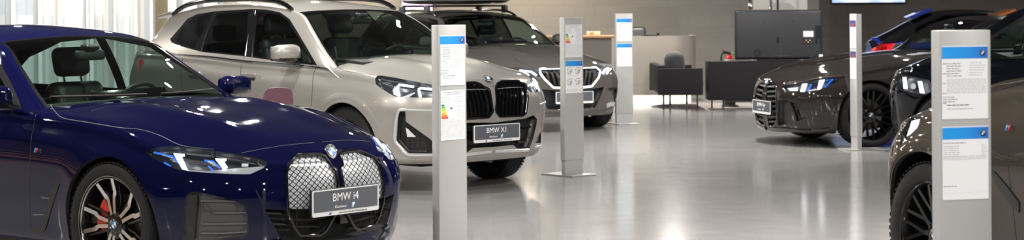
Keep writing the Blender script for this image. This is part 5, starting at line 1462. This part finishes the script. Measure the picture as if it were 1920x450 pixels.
def sheet(T, kind, label, seed, rot):
    """A4 sheet; T: local frame (x right, y up, z out)"""
    rng = random.Random(seed)
    root = bpy.data.objects.new('data_sheet', None); COL.objects.link(root); root.matrix_world = T
    tag(root, label, 'sheet', 'data sheets on the information pillars')
    I = Matrix.Identity(4); w, h = .105, .1485
    bm = NB(); prism(bm, [(-w, -h), (w, -h), (w, h), (-w, h)], 0, .0005, I); obj('paper', fixn(bm), M_PAPER, root)
    ink = NB()
    if kind in ('blue', 'blue2', 'icons'):
        bm = NB(); prism(bm, [(-w, h - .052), (w, h - .052), (w, h - .004), (-w, h - .004)], .0005, .001, I); obj('letterhead', fixn(bm), M_HEAD, root)
        roundel(root, Matrix.Translation((w - .024, h - .029, .0012)) @ Matrix.Diagonal((1, 1, .12, 1)), .0125, 'letterhead_badge')
    if kind == 'blue':
        rows_of_text(ink, rng, -w + .022, -.01, .075, .02, .010, .0042, I); rows_of_text(ink, rng, .02, w - .008, .078, .02, .010, .0036, I, 1)
        rows_of_text(ink, rng, -w + .004, -w + .02, .075, -.09, .04, .004, I, 0, 0)
        rows_of_text(ink, rng, -w + .022, w - .006, .012, -.045, .0062, .0028, I, 1, .02)
        rows_of_text(ink, rng, -w + .004, -.03, -.060, -.085, .0095, .004, I); rows_of_text(ink, rng, -w + .022, .02, -.094, -.095, .01, .0065, I, 0, 0)
        rows_of_text(ink, rng, -w + .022, .04, -.108, -.115, .008, .003, I)
    elif kind == 'blue2':
        rows_of_text(ink, rng, -w + .004, .02, .080, .078, .01, .0045, I)
        rows_of_text(ink, rng, -w + .004, -.02, .068, .02, .0085, .0034, I, 1); rows_of_text(ink, rng, w - .03, w - .006, .068, .02, .0085, .0034, I, 1)
        rows_of_text(ink, rng, -w + .004, w - .006, .026, .012, .006, .0028, I, 1, .02); rows_of_text(ink, rng, -w + .004, -.03, -.095, -.097, .01, .004, I)
        rows_of_text(ink, rng, -w + .002, w - .002, -.122, -.1225, .01, .0006, I, 1, 0)
    elif kind == 'icons':
        for ix in (-.05, .05):
            for iy in (.045, -.055):
                rows_of_text(ink, rng, ix - .02, ix + .03, iy + .034, iy + .033, .01, .007, I)
                for k in range(7): prism(ink, [(ix - .034 + .001 * k, iy + .022 - .007 * k), (ix - .022 + .0012 * k, iy + .022 - .007 * k), (ix - .022 + .0012 * k, iy + .027 - .007 * k), (ix - .034 + .001 * k, iy + .027 - .007 * k)], .0006, .0009, I, 2 + k)
                prism(ink, [(ix - .002, iy - .02), (ix + .006, iy - .02), (ix + .006, iy + .02), (ix - .002, iy + .02)], .0006, .0009, I, 9)
                prism(ink, [(ix + .014, iy - .012), (ix + .020, iy - .012), (ix + .026, iy + .022), (ix + .018, iy + .022)], .0006, .0009, I, 0)
                rows_of_text(ink, rng, ix - .005, ix + .005, iy - .032, iy - .033, .01, .006, I)
        rows_of_text(ink, rng, -w + .005, w - .005, -.115, -.14, .0065, .0026, I, 1, .05)
    elif kind == 'energy':
        join(ink, text_bm('Information \u00fcber den Energieverbrauch und die', .0088, Matrix.Translation((0, h - .014, .0006)), .0002), 0)
        join(ink, text_bm('CO\u2082-Emissionen des neuen Pkw', .0088, Matrix.Translation((0, h - .025, .0006)), .0002), 0)
        rows_of_text(ink, rng, -w + .005, -.01, h - .04, h - .075, .008, .003, I, 1); rows_of_text(ink, rng, .02, w - .006, h - .04, h - .075, .008, .003, I, 1)
        for k in range(7):
            y = .055 - .0125 * k; x1 = -w + .028 + .0055 * k
            prism(ink, [(-w + .006, y), (x1, y), (x1 + .005, y + .005), (x1, y + .0105), (-w + .006, y + .0105)], .0006, .0009, I, 2 + k)
        prism(ink, [(-.02, .035), (-.006, .035), (-.006, .046), (-.02, .046), (-.026, .0405)], .0006, .0009, I, 0)
        rows_of_text(ink, rng, .035, w - .006, .062, -.02, .0085, .0034, I, 1); rows_of_text(ink, rng, -w + .005, w - .005, -.035, -.14, .0062, .0026, I, 1, .04)
        prism(ink, [(-w + .003, -.0285), (w - .003, -.0285), (w - .003, -.0278), (-w + .003, -.0278)], .0006, .0009, I, 0)
    elif kind == 'photo':
        bm = NB(); prism(bm, [(-w + .004, h - .075), (w - .004, h - .075), (w - .004, h - .004), (-w + .004, h - .004)], .0005, .001, I); obj('printed_picture', fixn(bm), mat('picture_blue', (.03, .06, .22), .5), root)
        bm = NB(); prism(bm, [(-.05, h - .072), (.06, h - .072), (.05, h - .042), (0, h - .032), (-.045, h - .045)], .001, .0013, I); obj('pictured_car', fixn(bm), mat('picture_red', (.35, .05, .06), .5), root)
        rows_of_text(ink, rng, -w + .005, w - .005, .055, -.12, .008, .003, I, 1, .2)
    obj('printed_text', fixn(ink), [M_INK, M_INKL] + ENERGY + [M_RBLUE], root)['kind'] = 'stuff'
    return root
def pillar(px, d, al, label, sheets, seed):
    x = XP(px, d); th = R(al)
    p = thing('information_pillar', label, 'pillar', (x, d, 0), th, 'information pillars')
    w, dp = .24, .058
    bm = NB(); box(bm, (0, 0, (HP + .14) / 2), (w, dp, HP - .14), bev=.003); obj('column', bm, M_PIL, p, 30)
    bm = NB(); box(bm, (0, 0, .072), (w - .014, dp - .012, .144)); obj('foot', bm, M_PIL, p)
    bm = NB(); box(bm, (0, .05, .006), (.30, .42, .012), bev=.002); obj('base_plate', bm, mat('steel_plate', (.62, .62, .61), .3, .6), p, 30)
    bm = NB()
    for zc in (HP - .063 - .1485, HP - .063 - .297 - .03 - .1485):
        prism(bm, [(-.107, -.150), (.107, -.150), (.107, .150), (-.107, .150)], 0, .0012, Matrix.Translation((0, -dp / 2, zc)) @ Matrix.Rotation(R(90), 4, 'X'))
    obj('sheet_holder', fixn(bm), M_PIL, p)
    for k, (kind, lab) in enumerate(sheets):
        zc = HP - .063 - .1485 - k * .327
        T = Matrix.Translation((x, d, 0)) @ Matrix.Rotation(th, 4, 'Z') @ Matrix.Translation((0, -dp / 2 - .0014, zc)) @ Matrix.Rotation(R(90), 4, 'X')
        sheet(T, kind, lab, seed + k, th)
    return p
pillar(841, 11.5, 48, 'silver information pillar between the dark blue saloon and the silver car', [('blue', 'blue-headed data sheet, upper one on the pillar before the silver car'), ('energy', 'energy rating sheet with coloured bars on the pillar before the silver car')], 1)
pillar(1071, 17.5, 41.5, 'silver information pillar in front of the grey estate car', [('energy', 'energy rating sheet, upper one on the pillar before the grey estate car'), ('icons', 'blue-headed sheet of four small diagrams, on the pillar before the grey estate car')], 11)
pillar(1168.5, 25.0, 20, 'silver information pillar standing alone in front of the reception desk', [('blue', 'blue-headed data sheet, upper one on the pillar before the reception desk'), ('blue2', 'blue-headed data sheet, lower one on the pillar before the reception desk')], 21)
pillar(1604, 20.3, -83, 'silver information pillar turned edge-on before the dark grey coupe wheel', [('photo', 'picture sheet, upper one on the pillar before the dark grey coupe'), ('photo', 'picture sheet, lower one on the pillar before the dark grey coupe')], 31)
pillar(1801, 7.83, 17, 'large silver information pillar in front of the grey-brown off-roader', [('blue', 'blue-headed price sheet, upper one on the nearest pillar at the right'), ('blue2', 'blue-headed data sheet, lower one on the nearest pillar at the right')], 41)

# ------------------------------------------------------------------ furniture at the back
M_DESKF = mat('brushed_champagne_metal', (.50, .46, .41), .36, .55); M_WOODT = mat('oak_top', (.42, .24, .11), .5); M_CHAR = mat('charcoal_oak', (.040, .039, .043), .6, spec=.15)
def wood_grain(m, c0, c1, sc):
    n, b = nodes_of(m); tc = n.nodes.new('ShaderNodeTexCoord'); mp = n.nodes.new('ShaderNodeMapping'); mp.inputs['Scale'].default_value = sc
    no = n.nodes.new('ShaderNodeTexNoise'); no.inputs['Scale'].default_value = 4; no.inputs['Detail'].default_value = 5; mx = n.nodes.new('ShaderNodeMix'); mx.data_type = 'RGBA'
    mx.inputs[6].default_value = (*c0, 1); mx.inputs[7].default_value = (*c1, 1)
    n.links.new(tc.outputs['Object'], mp.inputs[0]); n.links.new(mp.outputs[0], no.inputs['Vector']); n.links.new(no.outputs[0], mx.inputs[0]); n.links.new(mx.outputs[2], b.inputs['Base Color'])
wood_grain(M_CHAR, (.013, .0125, .015), (.024, .023, .026), (1, 1, 30)); wood_grain(M_WOODT, (.33, .18, .08), (.50, .30, .15), (1, 12, 12))
DY = 30.3
d = thing('reception_desk', 'curved champagne metal reception desk with a lit white plinth', 'desk', (XP(1220, DY), DY, 0))
def desk_plan(off=0.0):
    x0, x1 = XP(1120, DY) - XP(1220, DY), XP(1309, DY) - XP(1220, DY) - off
    P = [(x0, .0 + off)]; r = .42
    for k in range(9): a = R(-90 + 90 * k / 8 * 1.0); P.append((x1 - r + r * math.cos(a), r + off + (r) * math.sin(a)))
    P += [(x1, 1.0), (x1 - .06, 1.0)]
    for k in range(8, -1, -1): a = R(-90 + 90 * k / 8); P.append((x1 - r + (r - .06) * math.cos(a), r + off + (r - .06) * math.sin(a)))
    P += [(x0, .06 + off)]
    return P
bm = NB(); prism(bm, desk_plan(), .12, 1.055); obj('front_panel', fixn(bm), M_DESKF, d, 30)
bm = NB(); prism(bm, desk_plan(.08), 0, .12); obj('plinth', fixn(bm), mat('lit_plinth', (.85, .84, .80), .5, emit=(1, .96, .86), estr=.9), d, 30)
bm = NB(); box(bm, (-.2, .45, .72), (1.5, .75, .03)); obj('worktop', bm, M_FIN, d)
WY = 29.4
t = thing('side_counter', 'oak-topped taupe counter behind the grey estate car', 'counter', (XP(1082, WY), WY, 0))
bm = NB(); box(bm, (0, .3, .52), (1.05, .6, 1.04), bev=.01); obj('cabinet', bm, mat('taupe_laminate', (.20, .185, .165), .5), t, 30)
bm = NB(); box(bm, (.02, .28, 1.06), (1.15, .70, .035), bev=.004); obj('counter_top', bm, M_WOODT, t, 30)
t = thing('tissue_box', 'small cream patterned box on the oak counter top', 'box', (XP(1113, WY), WY + .15, 1.0775))
bm = NB(); box(bm, (0, 0, .033), (.205, .12, .066), bev=.004); obj('carton', bm, mat('cream_card', (.85, .74, .52), .6), t, 30)
bm = NB(); box(bm, (-.03, -.0615, .033), (.06, .002, .045)); obj('printed_pattern', bm, mat('orange_print', (.75, .32, .12), .6), t)
CY = 31.3
t = thing('office_chair', 'black office chair behind the reception desk', 'chair', (XP(1190, CY), CY, 0))
bm = NB(); rbox(bm, (0, .0, .86), (.36, .09, .66), .06, rot=Matrix.Rotation(R(-6), 4, 'X')); obj('backrest', bm, M_SEAT, t, 60)
bm = NB(); rbox(bm, (0, -.22, .49), (.48, .46, .09), .04); obj('seat', bm, M_SEAT, t, 60)
bm = NB(); tube(bm, [(0, -.2, .08), (0, -.2, .45)], .03, 12)
for k in range(5):
    a = 2 * math.pi * k / 5; tube(bm, [(0, -.2, .10), (.28 * math.cos(a), -.2 + .28 * math.sin(a), .07)], [.028, .018], 8)
obj('star_base', bm, M_PLAST, t, 50)
for k in range(5):
    a = 2 * math.pi * k / 5; bm = NB(); lathe(bm, [(.0001, -.02), (.03, -.02), (.03, .02), (.0001, .02)], 14, 0, 'X' if False else 'Y', Matrix.Translation((.28 * math.cos(a), -.2 + .28 * math.sin(a), .03))); obj('caster', fixn(bm), M_PLAST, t, 40)
t = thing('desk_phone', 'black desk phone on the reception desk', 'phone', (XP(1226, DY), DY + .032, 1.055))
bm = NB(); box(bm, (-.06, 0, .012), (.22, .055, .024), bev=.004); obj('base', bm, M_PLAST, t, 30)
bm = NB(); rbox(bm, (.065, 0, .030), (.042, .05, .055), .012); obj('handset', bm, M_PLAST, t, 40)
# sofa seen from its end
SY = 28.0
t = thing('sofa', 'charcoal sofa seen from its end, by the reception desk', 'sofa', (XP(1275, SY), SY, .0045))
s = 3600 / SY; hw = 42 / s
bm = NB(); box(bm, (0, .035, .415), (hw * 2, .07, .39), bev=.008); obj('arm_panel', bm, M_CHAR, t, 30)
bm = NB(); box(bm, (0, 1.75, .415), (hw * 2, .07, .39), bev=.008); obj('arm_panel', bm, M_CHAR, t, 30)
bm = NB(); box(bm, (-hw + .05, .89, .45), (.10, 1.64, .40), bev=.008); obj('back_panel', bm, M_CHAR, t, 30)
bm = NB(); box(bm, (.04, .89, .27), (hw * 2 - .12, 1.64, .10), bev=.01); obj('seat_frame', bm, M_CHAR, t, 30)
for k in range(2):
    bm = NB(); rbox(bm, (.10, .49 + .82 * k, .385), (hw * 2 - .16, .80, .14), .04); obj('seat_cushion', bm, mat('tan_cloth', (.20, .13, .08), .9), t, 60)
for lx, ly in ((-hw + .08, .04), (-hw + .29, 1.45), (hw - .08, .04), (hw - .08, 1.74)):
    bm = NB(); box(bm, (lx, ly, .11), (.025, .025, .22)); obj('leg', bm, M_PLAST, t)
for k, (cx, cy) in enumerate(((-.05, .36), (.03, .95))):
    cu = thing('back_cushion', ('dark grey cushion leaning on the end of the charcoal sofa' if k == 0 else 'taupe cushion behind the dark grey one on the sofa'), 'cushion', (XP(1275, SY) + cx, SY + cy, .4600), 0, 'sofa cushions')
    bm = NB(); bmesh.ops.create_uvsphere(bm, u_segments=24, v_segments=16, radius=1)
    for q in bm.verts:
        e = lambda a, p: math.copysign(abs(a) ** p, a); x, y, z = q.co; q.co = (e(x, .8) * .13, e(y, .5) * .25, e(z, .5) * .19 + .19)
    bm.transform(Matrix.Rotation(R(-5), 4, 'Y')); zmin = min(v.co.z for v in bm.verts)
    bmesh.ops.translate(bm, vec=(0, 0, -zmin), verts=bm.verts[:])
    obj('cover', bm, mat('cushion_grey' if k == 0 else 'cushion_taupe', (.045, .045, .05) if k == 0 else (.10, .085, .085), .9), cu, 60)
bm = NB(); lathe(bm, [(.0001, .004), (.96, .004), (.985, .003), (.99, .0)], 64); o = tag(obj('rug', bm, mat('greige_rug', (.30, .265, .25), .95), None, 40), 'round greige rug under the sofa and the sideboard', 'rug'); o.location = (XP(1342, 29.1), 29.1, 0)
# sideboard and television
KY = 28.1; ks = 3600 / KY; kx0, kx1 = XP(1327, KY), XP(1556, KY)
t = thing('sideboard', 'charcoal sideboard on thin metal legs under the television', 'sideboard', ((kx0 + kx1) / 2, KY, .0045)); kw = kx1 - kx0
bm = NB(); box(bm, (0, .22, .422), (kw, .44, .565), bev=.004); obj('carcass', bm, M_CHAR, t, 30)
for lx, ly in ((-kw / 2 + .09, .38), (-kw / 2 + .22, .03), (kw / 2 - .2, .03), (kw / 2 - .09, .38)):
    bm = NB(); box(bm, (lx, ly, .07), (.022, .022, .14)); obj('leg', bm, M_PLAST, t)
bm = NB(); box(bm, (.02, .03, .125), (kw - .45, .03, .03)); obj('stretcher', bm, M_PLAST, t)
tx = (XP(1380, KY) + XP(1544, KY)) / 2; tw = XP(1544, KY) - XP(1380, KY)
t = thing('television', 'television on the charcoal sideboard, its black back turned to us', 'television', (tx, KY + .16, .709), R(-1.5))
tb = .022; thh = .73
bm = NB(); box(bm, (0, .02, tb + thh / 2), (tw, .03, thh), bev=.006); obj('screen_panel', bm, M_PLAST, t, 30)
bm = NB(); box(bm, (0, -.018, tb + thh / 2), (tw - .035, .055, thh - .035), bev=.022); obj('back_cover', bm, mat('tv_back', (.034, .036, .042), .42), t, 50)
bm = NB(); box(bm, (.0, .01, .012), (.62, .22, .02), bev=.004); tube(bm, [(-.0, -.02, .02), (-.0, -.035, .08)], .02, 8); obj('stand', bm, M_PLAST, t, 30)
def ontv(px, py): return ((px - 1462) / ks, -.0465, .7045 * 0 + (113 - py) / ks)
bm = NB(); x, y, z = ontv(1466, 109); pts_ = [(x - .13, y, z - .02), (x - .13, y, z + .04), (x + .13, y, z + .04), (x + .13, y, z - .02)]; tube(bm, pts_, .006, 6); tube(bm, [(x, y, z - .02), (x, y, z + .22)], .004, 6); obj('stand_bracket', bm, M_SATIN, t, 40)
x, y, z = ontv(1422, 97); bm = NB(); lathe(bm, [(.0001, .002), (.03, .002), (.034, .010), (.052, .010), (.056, 0)], 32, 0, 'Z', Matrix.Translation((x, y, z)) @ Matrix.Rotation(R(90), 4, 'X')); obj('round_boss', fixn(bm), M_PLAST, t, 40)
x, y, z = ontv(1517.5, 62.5); bm = NB(); box(bm, (x, y, z), (19 / ks, .003, 11 / ks)); obj('rating_label', bm, M_PAPER, t)
x, y, z = ontv(1540.5, 104.5); bm = NB(); box(bm, (x, y, z), (7 / ks, .012, 7 / ks)); obj('sticker', bm, M_PAPER, t)
x, y, z = ontv(1517, 76); bm = NB(); box(bm, (x, y, z), (21 / ks, .002, 12 / ks)); obj('socket_panel', bm, M_PLAST, t)
for k, q in enumerate([M_RED, M_PLATEW, MATS['energy_3'], M_PLATEW, M_RBLUE]):
    bm = NB(); lathe(bm, [(.0001, .004), (.009, .004), (.009, 0)], 10, 0, 'Z', Matrix.Translation((x - .055 + .027 * k, y - .002, z + (.014 if k % 2 else -.014))) @ Matrix.Rotation(R(90), 4, 'X')); obj('socket', fixn(bm), q, t, 40)
x, y, z = ontv(1536.5, 64); bm = NB(); box(bm, (x, y, z), (12 / ks, .002, 34 / ks)); obj('connector_recess', bm, M_DARK, t)
bm = NB(); tube(bm, smooth_line([(x, y - .006, z - .06), (x - .01, y - .012, z - .16), (x - .06, y - .010, z - .26), (x - .14, y - .006, z - .36)]), .006, 6); obj('cable', bm, M_SATIN, t, 50)
x, y, z = ontv(1408 + 55, 74); bm = NB(); box(bm, (x - .02, y, z), (.045, .003, .085), bev=.001); obj('mount_slot', bm, M_DARK, t)
for px, py in ((1435.5, 40), (1488.5, 38), (1436, 93), (1488, 93)):
    x, y, z = ontv(px, py); bm = NB(); lathe(bm, [(.0001, .002), (.007, .002), (.007, 0)], 10, 0, 'Z', Matrix.Translation((x, y, z)) @ Matrix.Rotation(R(90), 4, 'X')); obj('mount_screw', fixn(bm), M_CHROME, t, 40)
# extinguisher on its stand behind the sideboard
EY = 28.95; es = 3600 / EY
t = thing('fire_extinguisher', 'red fire extinguisher with black hose showing above the sideboard', 'fire extinguisher', (XP(1367, EY), EY, .0045))
bm = NB(); lathe(bm, [(.0001, .20), (.07, .20), (.074, .22), (.074, .70), (.066, .745), (.035, .77), (.025, .785)], 28); obj('cylinder', bm, mat('extinguisher_red', (.62, .03, .015), .3, 0, .5), t, 40)
bm = NB(); lathe(bm, [(.0755, .60), (.0755, .715)], 28); obj('instruction_label', bm, M_PAPER, t, 40)
bm = NB(); box(bm, (0, 0, .80), (.045, .04, .05), bev=.008); box(bm, (-.05, 0, .83), (.13, .025, .014), rot=Matrix.Rotation(R(14), 4, 'Y'), bev=.004); box(bm, (-.045, 0, .802), (.10, .025, .012), rot=Matrix.Rotation(R(-6), 4, 'Y'), bev=.004); obj('valve_lever', bm, M_PLAST, t, 40)
bm = NB(); tube(bm, smooth_line([(-.02, 0, .80), (-.09, -.01, .815), (-.125, -.02, .76), (-.125, -.02, .62), (-.11, -.02, .45)]), .014, 8); obj('hose', bm, M_PLAST, t, 50)
bm = NB(); tube(bm, smooth_line([(.02, -.01, .81), (.055, -.02, .81), (.10, -.02, .76), (.115, -.02, .70)]), .008, 6); obj('safety_strap', bm, mat('green_strap', (.08, .5, .05), .5), t, 50)
bm = NB(); lathe(bm, [(.0001, 0), (.13, 0), (.13, .02), (.09, .03), (.09, .19), (.078, .20), (.0001, .20)], 28); obj('floor_stand', fixn(bm), M_SATIN, t, 30)
# display rack and white board in front of the back wall
RY = 34.0; rs = 3600 / RY
t = thing('display_rack', 'chrome accessory rack above the television, by the white board', 'rack', (XP(1432, RY), RY, 0))
for px in (1406, 1414, 1449.5, 1458):
    bm = NB(); tube(bm, [(XP(px, RY) - XP(1432, RY), 0 if px in (1406, 1458) else .3, 0), (XP(px, RY) - XP(1432, RY), 0 if px in (1406, 1458) else .3, 2.1)], .020, 10); obj('upright', bm, M_CHROME, t, 40)
for z in (.5, 1.0, 1.435, 1.8):
    bm = NB(); box(bm, (0, .15, z), (.56, .34, .02)); obj('shelf', bm, M_FIN, t)
bm = NB(); box(bm, (-.03, .12, 1.572), (.30, .10, .20), bev=.01); o = tag(obj('parts_carton', bm, mat('grey_carton', (.52, .50, .48), .6), None, 30), 'pale grey carton on the chrome rack shelf', 'box'); o.location = (XP(1432, RY), RY, -.025)
t = thing('white_board', 'blank white board on feet right of the chrome rack', 'board', (XP(1494, RY), RY + .9, 0))
bm = NB(); box(bm, (0, 0, 1.93), (68 / rs, .03, 1.0), bev=.004); obj('panel', bm, mat('white_board_panel', (.80, .79, .77), .4), t, 30)
for sg in (-1, 1):
    bm = NB(); tube(bm, [(sg * .27, .03, .02), (sg * .27, .03, 1.9)], .015, 8); box(bm, (sg * .27, .03, .012), (.06, .5, .024)); obj('stand', bm, M_SATIN, t, 40)
def screen_mat(name, cols, axis=0, lo=-.7, hi=.7, es=1.0):
    m = mat(name, (.02, .02, .02), .2, emit=(1, 1, 1), estr=es); n, b = nodes_of(m)
    tc = n.nodes.new('ShaderNodeTexCoord'); no = n.nodes.new('ShaderNodeTexNoise'); no.inputs['Scale'].default_value = 2.2; cr = n.nodes.new('ShaderNodeValToRGB')
    cr.color_ramp.elements[0].position = .35; cr.color_ramp.elements[1].position = .65
    cr.color_ramp.elements[0].color = (*cols[0], 1); cr.color_ramp.elements[1].color = (*cols[1], 1)
    n.links.new(tc.outputs['Object'], no.inputs['Vector']); n.links.new(no.outputs[0], cr.inputs[0]); n.links.new(cr.outputs[0], b.inputs['Emission Color'])
    return m
def wall_screen(px0, px1, z0, z1, y, label, m):
    x0, x1 = XP(px0, y), XP(px1, y)
    t = thing('wall_screen', label, 'screen', ((x0 + x1) / 2, y, (z0 + z1) / 2), 0, 'screens on the back wall')
    bm = NB(); box(bm, (0, .05, 0), (x1 - x0, .10, z1 - z0), bev=.006); obj('bezel', bm, M_PLAST, t, 30)
    bm = NB(); box(bm, (0, -.002, .004), (x1 - x0 - .03, .006, z1 - z0 - .05)); obj('display', bm, m, t)
wall_screen(1559, 1698, 1.535, 2.36, YB - .18, 'lit blue and white screen on the shade-coloured wall', screen_mat('blue_screen', ((.25, .45, .95), (.85, .92, 1.0)), es=.95))
wall_screen(752, 812, 1.36, 1.76, YB - .1, 'glowing pink and violet screen behind the roof box', screen_mat('pink_screen', ((.95, .55, .9), (.9, .85, 1.0)), es=1.6))
# maroon chair shape added in place of a reflection in the silver car's door
t = thing('reflection_stand_in', 'added maroon chair shape standing for a reflection above the dark blue bonnet', 'chair', (XP(516, 14.0), 14.0, 0), R(8))
pl = rnd([(-.135, .52), (.125, .52), (.125, .965), (-.085, .965)], .075, 6)
bm = NB(); prism(bm, pl, -.03, .03, Matrix.Rotation(R(90), 4, 'X')); bmesh.ops.bevel(bm, geom=[e for e in bm.edges if abs(e.verts[0].co.y - e.verts[1].co.y) < 1e-4], offset=.014, segments=2, affect='EDGES'); obj('backrest', fixn(bm), mat('maroon_reflection', (.095, .035, .055), .55), t, 50)
bm = NB(); rbox(bm, (0, .20, .45), (.34, .36, .07), .03); obj('seat', bm, MATS['maroon_reflection'], t, 50)
for lx, ly in ((-.14, .04), (.14, .04), (-.14, .35), (.14, .35)):
    bm = NB(); tube(bm, [(lx, ly, 0), (lx, ly, .44)], .012, 8); obj('leg', bm, M_PLAST, t, 40)
bm = NB(); tube(bm, [(0, .10, .44), (0, .0, .50), (0, 0, .60)], .02, 8); obj('back_strut', bm, M_PLAST, t, 40)

# ------------------------------------------------------------------ the cars
C_I4 = build_i4(); C_X1 = build_x1(); C_T5 = build_t5(); C_M4 = build_m4(); C_SUV = build_suv(); C_X2 = build_x2()
build_back('bright blue hatchback with a red tail lamp, behind the dark grey coupe windscreen', (XP(1652, 28.0) + 4.3, 28.4), 84, M_BLUE2, M_BLACK)
build_back('copper hatchback showing only its roof between the dark grey coupe and the back wall', (XP(1800, 25.2) + 4.25, 25.4), 84, M_COPPER, M_COPPER)
# roof box on the grey estate
c = C_T5
t = bpy.data.objects.new('roof_box', None); COL.objects.link(t); t.matrix_world = c.M @ Matrix.Translation((-3.1, 0, 1.53))
tag(t, 'long black roof box on bars above the grey estate car', 'roof box')
bm = NB(); bmesh.ops.create_uvsphere(bm, u_segments=40, v_segments=20, radius=1)
for q in bm.verts:
    e = lambda a, p: math.copysign(abs(a) ** p, a); x, y, z = q.co
    q.co = (e(x, .42) * (.98 if x > 0 else 1.02), e(y, .42) * .44 * (1 - .12 * max(x, 0)), (e(z, .6) * (.27 if z > 0 else .06) + .10))
    if z > 0 and x > .3: q.co.z -= .16 * (x - .3)
obj('lid', bm, mat('roof_box_black', (.012, .012, .013), .22, 0, .4), t, 60)
bm = NB(); n_ = 40
tube(bm, [(math.copysign(abs(math.cos(a)) ** .42, math.cos(a)) * 1.0, math.copysign(abs(math.sin(a)) ** .42, math.sin(a)) * .445 * (1 - .12 * max(math.cos(a), 0)), .095) for a in np.linspace(0, 2 * math.pi, 61)[:-1]], .012, 6, closed=True); obj('rim', bm, M_SATIN, t, 50)
for u in (.30, -.45):
    bm = NB(); box(bm, (u, 0, .020), (.08, 1.20, .028), bev=.008); obj('cross_bar', bm, M_PLAST, t, 40)
    for sg in (-1, 1):
        bm = NB(); box(bm, (u, sg * .59, -.025), (.11, .055, .10), bev=.014); obj('bar_foot', bm, M_SATIN, t, 40)
